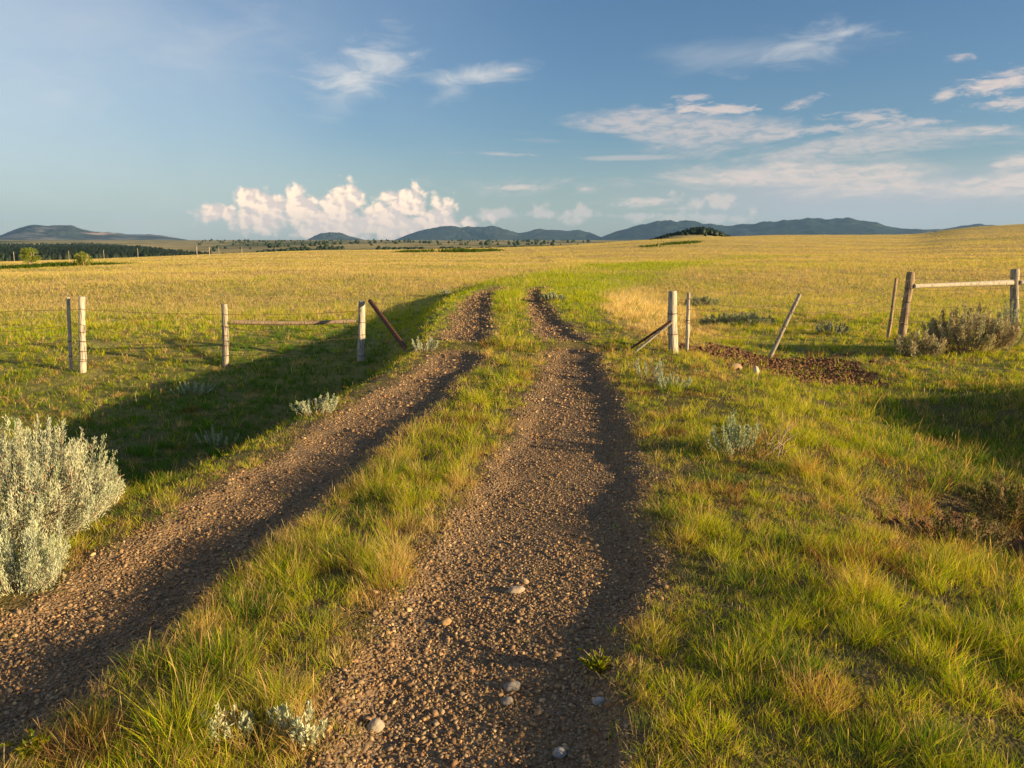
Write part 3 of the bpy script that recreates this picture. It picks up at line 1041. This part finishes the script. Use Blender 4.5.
SCRUB = np.array([[0.10, 0.11, 0.03], [0.18, 0.12, 0.05], [0.07, 0.08, 0.025], [0.22, 0.17, 0.07]])
p = ground_hit(52, 548)
sage((p.x - .38, p.y + .15, p.z), .70, .52, .74, 380, 'big silvery sagebrush at the left of the near track, lit by low sun', leaves=290, bare=0.28, fluff=.022, wood=34, L=.022, W=.0038)
p = ground_hit(18, 588)
sage((p.x, p.y, p.z), .30, .22, .40, 60, 'lower pale sagebrush clump in front of the big silvery one', leaves=300, bare=0.1, fluff=.024, L=.022, W=.0038)
for px, py, rx, h, st, lab, kw in [
    (958, 545, .34, .24, 26, 'low dark brown-green scrub on the bare bank, nearer of two', dict(pal=SCRUB, leaves=90, L=.03, W=.009, fluff=.02, bare=.1)),
    (1012, 512, .40, .30, 30, 'dark brown-green scrub higher on the bare bank, at the edge of view', dict(pal=SCRUB, leaves=90, L=.03, W=.009, fluff=.02, bare=.1)),
    (316, 414, .26, .24, 20, 'pale sage sprigs on the left verge above the shaded ditch', {}),
    (218, 448, .30, .30, 12, 'sparse thin sage sprigs at the verge nearest the big sagebrush', dict(leaves=90)),
    (192, 393, .48, .20, 34, 'low wide sage clump in the field just before the shaded ditch', {}),
    (738, 455, .26, .36, 26, 'grey-green sage with bare dead twigs throwing a shadow across the right verge', dict(twigs=True, pal=np.array([[0.30, .36, .20], [.38, .42, .25]]))),
    (424, 352, .24, .26, 20, 'grey sage tuft below the foot of the rusty leaning pole', {}),
    (648, 378, .22, .30, 14, 'thin pale sage stalks below the braced gate post', dict(leaves=100)),
    (668, 388, .30, .18, 20, 'low pale sage clump on the bank below the braced gate post', {}),
    (968, 352, .85, .85, 110, 'large brownish sagebrush below the pale rail of the right fence', dict(pal=SAGE_DULL, leaves=190, L=.05, W=.014, fluff=.05)),
    (918, 356, .45, .48, 42, 'dark scrubby sage at the foot of the leaning dark post', dict(pal=SAGE_DULL, leaves=130, L=.05, W=.014, fluff=.05)),
    (1010, 346, .40, .90, 46, 'tall pale sage against the post at the right end of the rail', dict(pal=SAGE_SILVER * .8, leaves=140, L=.035, W=.01)),
    (738, 325, .95, .32, 60, 'blue-grey sage patch behind the thin stake and the leaning stake', dict(pal=np.array([[.27, .30, .16], [.36, .36, .20]]), leaves=190, L=.05, W=.012, fluff=.05)),
    (703, 306, .55, .30, 34, 'grey sage behind the top of the braced gate post', dict(pal=np.array([[.27, .29, .15], [.34, .34, .19]]), fluff=.05, leaves=160, L=.06, W=.016)),
    (832, 335, .40, .35, 30, 'dull sage in the hollow past the leaning stake', dict(pal=SAGE_SILVER * .7, leaves=110, L=.045, W=.012)),
    (552, 301, .35, .25, 24, 'grey sage beside the far bend of the right wheel track', dict(pal=SAGE_SILVER * .8, leaves=100, L=.06, W=.016)),
    (444, 297, .30, .26, 22, 'grey sage on the verge left of the far end of the left track', dict(pal=SAGE_SILVER * .8, leaves=100, L=.06, W=.016)),
    (298, 740, .11, .13, 16, 'small silvery sage on the centre strip near the bottom', dict(leaves=70, L=.022)),
    (226, 738, .09, .12, 12, 'small silvery sage beside a dark gap in the centre strip', dict(leaves=70, L=.022)),
]:
    p = ground_hit(px, py)
    kw = dict(kw); kw.setdefault('pal', SAGE_SILVER); kw.setdefault('leaves', 120)
    sage((p.x, p.y, p.z), rx, rx * .7, h, st, lab, **kw)


def weed(px, py, rx, h, n, label, pal):
    p = ground_hit(px, py)
    root = empty('weed', p, label, 'plant')
    mb = MB(); VV, CC, FF, nn = [], [], [], 0
    for i in range(n):
        a = rng.uniform(0, 6.28); q = rng.uniform(0, 1)
        tip = np.array([rx * q * math.cos(a), rx * .7 * q * math.sin(a), h * rng.uniform(.4, 1)])
        pts = np.array([[0, 0, -.01], tip * [.4, .4, .6], tip])
        mb.tube(pts, [0.0025, .002, .001], 4, cap=False)
        k = 9
        u = rng.uniform(.15, 1, k)[:, None]
        P = tip * u * np.array([1, 1, 1])
        D = rng.normal(0, 1, (k, 3)); D[:, 2] = np.abs(D[:, 2]) * .6
        D /= np.linalg.norm(D, axis=1)[:, None]
        V, C, F = leaf_quads(P, D, rng.uniform(.02, .038, k), rng.uniform(.009, .014, k), pick(pal, k))
        VV.append(V); CC.append(C); FF.append(F + nn); nn += len(V)
    mb.build('stems', M_TWIG, root)
    np_mesh('leaves', np.vstack(VV), [np.vstack(FF)], M_GRASS, cols=np.vstack(CC), parent=root)


weed(598, 672, .10, .09, 26, 'small green weed growing out of the gravel of the right track', PAL_GREEN * .45)
weed(30, 758, .10, .08, 16, 'low broad-leaved weed at the left track in the bottom corner', PAL_GREEN * .45)

# ------------------------------------------------------------------ fences
def at_depth(px, py, d):
    v = px_dir(px, py)
    k = d / v.y
    return Vector((v.x * k, d, EYE + v.z * k))


def post_part(parent, name, top, base, r, m, origin, seed, wraps=(), rough=0.15, seg=16, label=None, extra=0.25):
    top, base = np.array(top), np.array(base)
    d = (top - base) / np.linalg.norm(top - base)
    b = base - d * extra
    n = 22
    pts = b + (top - b) * np.linspace(0, 1, n)[:, None]
    pts = pts + (np.stack([vnoise(np.arange(n) * .3, np.full(n, seed * 1.0), seed), vnoise(np.arange(n) * .3, np.full(n, seed + 5.0), seed), np.zeros(n)], -1) - .5) * r * .25 * np.array([1, 1, 0])
    rad = r * np.linspace(1.06, 0.94, n)
    rad[-1] *= 0.93
    # local frame at the post's own foot, so the grain runs along it
    o = MB().tube(pts - base, rad, seg, True, rough, seed)
    ob = o.build(name, m, parent, loc=tuple(base - np.array(origin)))
    if label: ob['label'] = label
    for wh in wraps:
        c = d * wh
        a = np.linspace(0, 4 * np.pi, 26)
        u = np.cross(d, [0, 1, 0]); u /= np.linalg.norm(u); v = np.cross(d, u)
        ring = c + (np.cos(a)[:, None] * u + np.sin(a)[:, None] * v) * (r * 1.10 + .003) + d * (np.linspace(-.008, .008, 26))[:, None]
        MB().tube(ring, .003, 5, False).build('wire_wrap', M_WIRE, ob)
    return ob


def wire_part(parent, origin, P, Q, sag, seed, amp=0.02, r=0.0040):
    P, Q = np.array(P), np.array(Q)
    n = 26
    t = np.linspace(0, 1, n)[:, None]
    pts = P + (Q - P) * t
    pts[:, 2] -= (4 * sag * t * (1 - t))[:, 0]
    pts[:, 2] += (vnoise(np.arange(n) * .5, np.full(n, 3.0), seed) - .5) * amp
    mb = MB().tube(pts - np.array(origin), r, 5, False)
    L = np.linalg.norm(Q - P)
    for s in np.arange(.12, L, .16):                  # barbs
        c = np.array([np.interp(s / L, t[:, 0], pts[:, k]) for k in range(3)]) - np.array(origin)
        for q in range(2):
            v = rng.normal(0, 1, 3); v /= np.linalg.norm(v)
            mb.tube([c - v * .014, c + v * .014], .0018, 4, False)
    mb.build('wire_strand', M_WIRE, parent)


def ground_at(px, py):
    p = ground_hit(px, py)
    return np.array(p)


def post_from(px_top, py_top, px_base, py_base):
    b = ground_at(px_base, py_base)
    t = np.array(at_depth(px_top, py_top, b[1]))
    return t, b


# left fence
tA, bA = post_from(82, 296.5, 83, 372)
tT, bT = post_from(68, 297, 71, 371)
tB, bB = post_from(224.5, 304, 226, 366)
tC, bC = post_from(362, 301, 361, 361)
tO, bO = post_from(-150, 300, -150, 376)
org = bB
fl = empty('wire_fence', org, 'weathered wire fence left of the road ending in a braced gate post', 'fence', 'fences either side of the gateway')
W4 = (0.22, 0.42, 0.62, 0.80)
post_part(fl, 'post', tA, bA, .062, M_WOOD_PALE, org, 1, W4, label='thick pale post with a thin stick beside it')
post_part(fl, 'post', tT, bT, .034, M_WOOD_PALE, org, 2, (0.3, .6), label='thin stick standing close beside a thicker post')
post_part(fl, 'post', tB, bB, .064, M_WOOD, org, 3, W4, label='grey post holding the left end of the brace rail')
post_part(fl, 'post', tC, bC, .072, M_WOOD_PALE, org, 4, (.12, .55, .80), label='stout pale gate post nearest the left track')
post_part(fl, 'post', tO, bO, .06, M_WOOD, org, 5, W4, label='grey post beyond the thin stick')
ra = np.array(at_depth(234, 322, bB[1] - 0.02)); rb = np.array(at_depth(356, 321, bC[1] - 0.04))
n = 16
pts = ra + (rb - ra) * np.linspace(-.02, 1.0, n)[:, None]
pts[:, 2] -= .03 * np.sin(np.linspace(0, np.pi, n))
MB().tube(pts - ra, .042, 10, True, .14, 9).build('brace_rail', M_WOOD_DARK, fl, loc=tuple(ra - org))
pf = ground_at(408, 349)
pt = np.array(at_depth(370, 301, bC[1] - .05))
pts = pt + (pf + np.array([0, 0, -.05]) - pt) * np.linspace(0, 1, 10)[:, None]
tag(MB().tube(pts - pf, .044, 10, True, .05, 11).build('brace_pole', M_RUST, fl, loc=tuple(pf - org)), 'rusty dark pole leaning from the gate post towards the track')
for k, fr in enumerate((.18, .42, .64, .84)):
    wires = [(tO, bO, tA, bA), (tA, bA, tB, bB), (tB, bB, tC, bC)]
    for q, (t1, b1, t2, b2) in enumerate(wires):
        P = b1 + (t1 - b1) * fr + np.array([0, -.065, 0]); Q = b2 + (t2 - b2) * fr + np.array([0, -.07, 0])
        if k == 2 and q == 1: Q = Q - np.array([0, 0, .25])
        wire_part(fl, org, P, Q, .03 + .05 * ((k * 7 + q * 3) % 3), k * 5 + q)

# right fence
tD, bD = post_from(672.5, 291, 673, 353)
tE, bE = post_from(688.5, 292.5, 687, 351)
tF, bF = post_from(800, 294, 770, 357)
tG, bG = post_from(896.5, 278, 888, 338)
tH, bH = post_from(911, 272, 901.5, 337)
tI, bI = post_from(1015, 269, 1014, 320)
bI = ground_at(1014, 333); tI = np.array(at_depth(1015, 269, bI[1]))
bJ = ground_at(1150, 330); tJ = np.array(at_depth(1152, 267, bJ[1]))
org = bD
fr_ = empty('wire_fence', org, 'broken wire fence right of the road with leaning stakes and a pale top rail', 'fence', 'fences either side of the gateway')
post_part(fr_, 'post', tD, bD, .072, M_WOOD_PALE, org, 21, (.30, .62), label='stout pale gate post with two brace boards')
post_part(fr_, 'post', tE, bE, .030, M_WOOD_PALE, org, 22, (.5,), label='thin upright stake just right of the gate post')
post_part(fr_, 'post', tF, bF, .036, M_WOOD, org, 23, (.6,), rough=.06, label='thin stake leaning hard to the right over bare soil')
post_part(fr_, 'post', tG, bG, .034, M_WOOD_DARK, org, 24, (.4, .7), label='thin dark stake beside the leaning thick post')
post_part(fr_, 'post', tH, bH, .088, M_WOOD_DARK, org, 25, (.3, .55, .8, 1.1), label='thick dark post leaning right, at the left end of the pale rail')
post_part(fr_, 'post', tI, bI, .092, M_WOOD, org, 26, (.5, .8), label='upright grey post at the right end of the pale rail')
post_part(fr_, 'post', tJ, bJ, .085, M_WOOD, org, 27, (.5, .8), label='grey post at the far right end')
for (x0, y0, x1, y1, dd, m, lb) in ((639, 343, 671, 321, -.10, M_RUST, 'dark board for the shaded upper side of the gate post brace'), (641, 347, 672, 322, -.2, M_WOOD, 'light lower brace board of the gate post')):  # upper board coloured dark as the shaded side of the brace
    f = ground_at(x0, y0 + 6); f[2] -= 0.0
    f = np.array(at_depth(x0, y0, bD[1] + dd)); tt_ = np.array(at_depth(x1, y1, bD[1] - .08))
    d = tt_ - f
    pts = f - d * .25 + d * 1.25 * np.linspace(0, 1, 8)[:, None]
    tag(MB().tube(pts - f, .030, 6, True, .06, 31, squash=.6).build('brace_board', m, fr_, loc=tuple(f - org)), lb)
ra = np.array(at_depth(914, 286, bH[1] - .06)); rb = np.array(at_depth(1012, 282.5, bI[1] - .05)); rc = np.array(at_depth(1150, 279, bJ[1]))
rb2 = np.array(at_depth(1020, 282.5, bI[1] - .03))
for P, Q, sd in ((ra, rb, 41), (rb2, rc, 43)):
    pts = P + (Q - P) * np.linspace(0, 1, 14)[:, None]
    ob = MB().tube(pts - P, np.linspace(.05, .065, 14) if sd == 41 else .055, 10, True, .12, sd).build('top_rail', M_WOOD_PALE, fr_, loc=tuple(P - org))
for k, f in enumerate((.25, .5, .72, .9)):
    seqs = [(tD, bD, tE, bE), (tE, bE, tF, bF), (tF, bF, tG, bG), (tG, bG, tH, bH), (tH, bH, tI, bI), (tI, bI, tJ, bJ)]
    for q, (t1, b1, t2, b2) in enumerate(seqs):
        if q in (1, 2) and k == 0: continue
        P = b1 + (t1 - b1) * f + np.array([0, -.05, 0]); Q = b2 + (t2 - b2) * f + np.array([0, -.05, 0])
        wire_part(fr_, org, P, Q, .03 + (.10 if q in (1, 2) else .03) * ((k + q) % 3), 60 + k * 7 + q)

# far fence along the field's left edge
org = None
pts_far = [(14, 258, 12), (69, 257, 10), (104, 257, 7), (138, 256, 10), (197, 255, 11), (209.5, 255, 8), (219, 254.5, 7), (242, 254, 7)]
far = None
prev = None
for i, (px, py, hp) in enumerate(pts_far):
    d = 150 + 12 * math.sin(i)
    v = px_dir(px, py); k = d / v.y
    x_, y_ = v.x * k, d
    b = np.array([x_, y_, H(x_, y_)])
    if far is None:
        org = b
        far = empty('wire_fence', tuple(b), 'distant fence of small pale posts along the far left edge of the field', 'fence')
    top_z = EYE + px_dir(px, py - hp).z / px_dir(px, py - hp).y * d
    hgt = max(1.3, min(1.9, top_z - b[2]))
    rad = .08 if i in (4, 5) else .05
    MB().tube([b - [0, 0, .4] - org, b + [0, 0, hgt * .5] - org, b + [0, 0, hgt] - org], rad, 8, True).build('post', M_WOOD, far)
    if prev is not None:
        for f in (.45, .85):
            MB().tube([prev + [0, 0, 1.3 * f] - org, b + [0, 0, 1.3 * f] - org], .004, 4, False).build('wire_strand', M_WIRE, far)
    prev = b

# ------------------------------------------------------------------ bushes at the field edge
def bush_tree(loc, w, h, n, label, pal, group=None, name='willow_bush', leaf=0.16):
    root = empty(name, loc, label, 'bush', group)
    tr = MB()
    for k in range(7):
        a = rng.uniform(0, 6.28)
        e = np.array([math.cos(a) * w * .3, math.sin(a) * w * .3, h * rng.uniform(.55, .85)])
        tr.tube([[0, 0, -.2], e * [.3, .3, .4], e], [.07, .05, .02], 6, False)
    tr.build('trunk', M_TWIG, root)
    cs = []
    for k in range(26):
        a, q = rng.uniform(0, 6.28), rng.uniform(0, 1) ** .6
        zc = rng.uniform(.15, .92)
        wr = w * .5 * (1 - abs(zc - .5) ** 2 * 1.6)
        cs.append((math.cos(a) * q * wr, math.sin(a) * q * wr, h * zc, h * rng.uniform(.09, .18)))
    cs = np.array(cs)
    i = rng.integers(0, len(cs), n)
    d = rng.normal(0, 1, (n, 3)); d /= np.linalg.norm(d, axis=1)[:, None]
    P = cs[i, :3] + d * (cs[i, 3] * rng.uniform(.5, 1.15, n))[:, None]
    D = d + rng.normal(0, .6, (n, 3)); D /= np.linalg.norm(D, axis=1)[:, None]
    V, C, F = leaf_quads(P, D, leaf * rng.uniform(.6, 1.3, n), leaf * .5 * rng.uniform(.7, 1.2, n), pick(pal, n) * rng.uniform(.75, 1.25, (n, 1)))
    np_mesh('crown', V, [F], M_TREE, cols=C, parent=root)
    return root


BUSH = np.array([[0.20, 0.24, 0.03], [0.26, 0.29, 0.04], [0.14, 0.19, 0.03]])
for px, py, w, h, lab in ((30.5, 266, 16, 17.5, 'round green bush on the golden field below the grey mountain, left of the pair'),
                          (84.5, 266, 14.5, 14.5, 'smaller leaning green bush at the end of the dark hollow, right of the pair')):
    p = ground_hit(px, py)
    d = p.y
    bush_tree(p, w / F_PX * d, h / F_PX * d, 3600, lab, BUSH, 'bushes at the far left of the field', leaf=.0014 * d)
    if px < 60: bush_p = p

# dark blades for growth and ditch shade, the gully's shade, and brush farther right
def dark_strip(name, label, px0, py0, px1, py1, n, hgt, width, wide):
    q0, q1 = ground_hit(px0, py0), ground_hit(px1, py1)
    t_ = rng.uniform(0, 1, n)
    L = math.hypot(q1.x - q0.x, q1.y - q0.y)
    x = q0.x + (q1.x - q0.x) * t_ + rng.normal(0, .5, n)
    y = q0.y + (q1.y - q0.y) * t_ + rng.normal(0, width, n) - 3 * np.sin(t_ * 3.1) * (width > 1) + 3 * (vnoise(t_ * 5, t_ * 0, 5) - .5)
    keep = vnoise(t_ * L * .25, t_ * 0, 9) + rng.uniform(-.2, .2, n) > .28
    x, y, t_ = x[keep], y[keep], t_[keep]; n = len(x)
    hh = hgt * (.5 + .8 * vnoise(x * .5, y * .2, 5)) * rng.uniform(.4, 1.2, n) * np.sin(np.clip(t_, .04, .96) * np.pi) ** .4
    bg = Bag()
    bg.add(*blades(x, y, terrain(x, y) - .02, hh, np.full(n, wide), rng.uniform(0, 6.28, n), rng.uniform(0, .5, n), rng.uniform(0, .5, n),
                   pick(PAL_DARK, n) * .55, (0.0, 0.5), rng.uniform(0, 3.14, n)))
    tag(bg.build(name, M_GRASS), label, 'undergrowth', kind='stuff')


dark_strip('undergrowth', 'dark green low growth, also standing for shade, in the hollow joining the two far bushes', 18, 268, 118, 264, 9000, .42, 1.6, .12)
dark_strip('undergrowth', 'dark blades standing for the shade of a gully in the golden field beyond the road', 400, 252, 500, 250.5, 5000, .75, 2.5, .2)
dark_strip('undergrowth', 'thin dark line of brush on the rise left of the skyline trees', 645, 247, 700, 241, 2200, .55, 2.5, .2)

# ------------------------------------------------------------------ far woods and tree lines
def wood(name, label, x, y, h, pal, width=.45):
    """many small crowns, each an uneven cone of foliage"""
    V0, F0 = ico(1)
    n, k = len(x), len(V0)
    z = terrain(x, y)
    V = V0[None] * (1 + .7 * (rng.uniform(0, 1, (n, k, 1)) - .5))
    up = (V[..., 2] + 1) / 2
    s = (1.15 - .75 * up)
    V = np.stack([V[..., 0] * s * (h * width)[:, None], V[..., 1] * s * (h * width)[:, None], up * h[:, None]], -1)
    P = V + np.stack([x, y, z - .3], -1)[:, None, :]
    F = (F0[None] + (np.arange(n) * k)[:, None, None]).reshape(-1, 3)
    c = np.repeat(pick(pal, n) * rng.uniform(.7, 1.3, (n, 1)), k, 0)
    o = np_mesh(name, P.reshape(-1, 3), [F], M_TREE, cols=c)
    return tag(o, label, 'trees', kind='stuff')


PINE = np.array([[0.022, 0.038, 0.018], [0.03, 0.048, 0.02], [0.018, 0.032, 0.018]])
n = 17000
az = np.interp(rng.uniform(0, 1, n), [0, 1], [math.atan((-260 - 512) / 800), math.atan((215 - 512) / 800)])
r = 800 + 1700 * rng.uniform(0, 1, n) ** 1.5
px_ = np.tan(az) * 800 + 512
keep = (r < 2500 - 1500 * ss(px_, 90, 215)) & (rng.uniform(0, 1, n) < 1 - .5 * ss(px_, 120, 215))
az, r, px_ = az[keep], r[keep], px_[keep]
x, y = r * np.sin(az), r * np.cos(az)
wood('forest', 'dark pine forest at the foot of the grey mountain', x, y, 9 * rng.uniform(.6, 1.2, len(x)) * (1 - .35 * ss(px_, 100, 215)), PINE, .35)
# broken tree line across the mid plain
n = 1500
px_ = rng.uniform(120, 580, n)
px_ = px_[vnoise(px_ * .06, px_ * 0, 13) + .35 * vnoise(px_ * .4, px_ * 0, 14) > .42]
az = np.arctan((px_ - 512) / 800)
r = 760 + 160 * (vnoise(px_ * .015, px_ * 0, 15)) + rng.normal(0, 16, len(px_)) + (px_ - 200) * .5
x, y = r * np.sin(az), r * np.cos(az)
wood('treeline', 'broken line of dark trees crossing the plain beyond the golden field', x, y, 3.6 * rng.uniform(.3, 1.3, len(x)), PINE * 1.6, .8)
n = 420
px_ = rng.uniform(200, 590, n); az = np.arctan((px_ - 512) / 800); r = rng.uniform(1300, 3800, n)
keep = fbm(r * .002, az * 20, 5, 3) > .5
az, r = az[keep], r[keep]
wood('woods', 'scattered dark trees on the pale foothills', r * np.sin(az), r * np.cos(az), 6.5 * rng.uniform(.5, 1.4, len(r)), PINE * 1.5, .7)
n = 500
px_ = rng.normal(695, 15, n); px_ = np.concatenate([px_, rng.uniform(600, 690, 260)])
az = np.arctan((px_ - 512) / 800)
r = 500 + rng.normal(0, 12, len(az))
hh = np.interp(px_, [600, 650, 680, 690, 700, 712, 724], [1.2, 1.5, 2.5, 4, 4, 3.5, 2]) * rng.uniform(.6, 1.1, len(az))
x, y = r * np.sin(az), r * np.cos(az)
wood('woods', 'dark clump of trees on the skyline in front of the right mountains', x, y, hh, PINE * 1.2, .5)

# ------------------------------------------------------------------ mountains
def mountain(name, prof, r0, depth, seed, dark, light, lightness=0.5, tan=None):
    cols = np.array([p[0] for p in prof]); rows = np.array([p[1] for p in prof])
    azs = np.arctan((cols - 512) / 800)
    ev = (240 - rows) / 800 * np.cos(azs)
    na, nd = 420, 60
    A = np.linspace(azs[0], azs[-1], na)
    D = np.linspace(-1, 1, nd)
    E = np.interp(A, azs, ev)
    E = np.convolve(np.pad(E, 2, 'edge'), np.ones(5) / 5, 'valid')
    E = E * (1 + .22 * (fbm(A * 60, A * 0, seed + 5, 4) - .5))
    Rr = r0 + D[:, None] * depth / 2 + 0 * A[None]
    X = Rr * np.sin(A)[None]; Y = Rr * np.cos(A)[None]
    sh = np.clip(1 - np.abs(D), 0, 1)[:, None] ** .85
    nz = 1 - np.abs(2 * fbm(X / (depth * .16), Y / (depth * .16), seed, 5, .55) - 1)
    Z = E[None] * r0 * sh * (1 + (1 - sh ** 6) * 3.2 * np.minimum(nz - .66, .04)) + E[None] * r0 * .22 * (fbm(X / (depth * .05), Y / (depth * .05), seed + 9, 3) - .5)
    Z = np.maximum(Z, 0) - 14 * (1 - ss(sh, 0, .12))
    i = np.arange(nd - 1)[:, None] * na; j = np.arange(na - 1)[None]
    F = np.stack([i + j, i + j + 1, i + na + j + 1, i + na + j], -1).reshape(-1, 4)
    m, t, out = mat(name)
    pos = t.n('ShaderNodeNewGeometry').outputs['Position']
    n1 = t.noise(t.mapping(pos, scale=(1, 1, 2.5)), 0.0016, 7, 0.65)
    n2 = t.noise(t.mapping(pos, scale=(1, 1, 2)), 0.0045, 5, 0.6)
    c = t.mix(t.sstep(n2, .35, .65), (*dark, 1), (dark[0] * 1.6, dark[1] * 1.5, dark[2] * 1.4, 1))
    c = t.mix(t.sstep(n1, lightness, lightness + .1), c, (*light, 1))
    if tan:
        c = t.mix(t.sstep(t.noise(pos, 0.0011, 5, .6), tan, tan + .06, 0, .85), c, (0.55, 0.38, 0.26, 1))
    t.L.new(pbsdf(t, c, .95, .05), out.inputs[0])
    o = np_mesh(name, np.stack([X, Y, Z], -1).reshape(-1, 3), [F], m, smooth=True)
    return tag(o, kind='structure')


mountain('mountain', [(-260, 242), (-160, 238), (-60, 240), (-10, 240), (10, 235), (28, 228.5), (42, 225.5), (60, 226.5), (80, 226.0), (98, 231), (108, 231.5), (122, 232.5), (135, 234.5), (155, 234.5), (168, 235.5), (180, 237.5), (192, 239.5), (205, 243)],
         9200, 3200, 3, (0.03, 0.042, 0.045), (0.14, 0.14, 0.135), .50, .64)
mountain('hill', [(300, 243), (310, 240), (318, 235.5), (325, 233), (333, 232), (343, 233), (352, 236), (360, 238), (368, 240), (378, 243)], 10800, 1600, 5, (0.03, 0.04, 0.025), (0.10, 0.09, 0.05), .6)
mountain('hills', [(386, 243), (400, 238.5), (420, 231), (438, 227.5), (452, 226), (475, 227.5), (495, 226.5), (508, 230), (518, 233), (532, 230.5), (550, 229.5), (565, 230.5), (578, 229.5), (588, 232), (598, 236.5), (612, 242)],
         10400, 2400, 7, (0.018, 0.028, 0.022), (0.12, 0.10, 0.06), .58)
mountain('mountains', [(585, 243), (598, 238), (612, 232.5), (628, 227.5), (645, 224), (668, 221.5), (690, 222.5), (708, 225), (722, 227), (735, 224), (748, 224.5), (770, 222), (788, 219), (808, 219.5), (825, 220.5), (842, 219), (858, 221), (876, 226), (893, 229), (915, 230), (935, 229), (955, 226), (968, 224), (985, 226), (1010, 230), (1060, 233), (1150, 236), (1250, 243)],
         9800, 3000, 9, (0.012, 0.022, 0.02), (0.06, 0.06, 0.035), .60)  # forest colours taken darker for cloud shadow over this range

# ------------------------------------------------------------------ air
def haze():
    B, zt, zb = 13700.0, 420.0, -45.0
    V = np.array([[x_, y_, z_] for z_ in (zb, zt) for y_ in (-B, B) for x_ in (-B, B)])
    F = np.array([[0, 2, 3, 1], [4, 5, 7, 6], [0, 1, 5, 4], [2, 6, 7, 3], [0, 4, 6, 2], [1, 3, 7, 5]])
    m = bpy.data.materials.new('haze')
    m.use_nodes = True
    t = NT(m.node_tree)
    out = t.n('ShaderNodeOutputMaterial')
    v = t.n('ShaderNodeVolumePrincipled')
    v.inputs['Color'].default_value = (0.30, 0.56, 1.0, 1)
    v.inputs['Density'].default_value = 3.2e-5
    v.inputs['Anisotropy'].default_value = 0.1
    t.L.new(v.outputs[0], out.inputs['Volume'])
    o = np_mesh('haze', V, [F], m)
    tag(o, 'thin pale blue air over the whole plain', 'haze', kind='stuff')


haze()
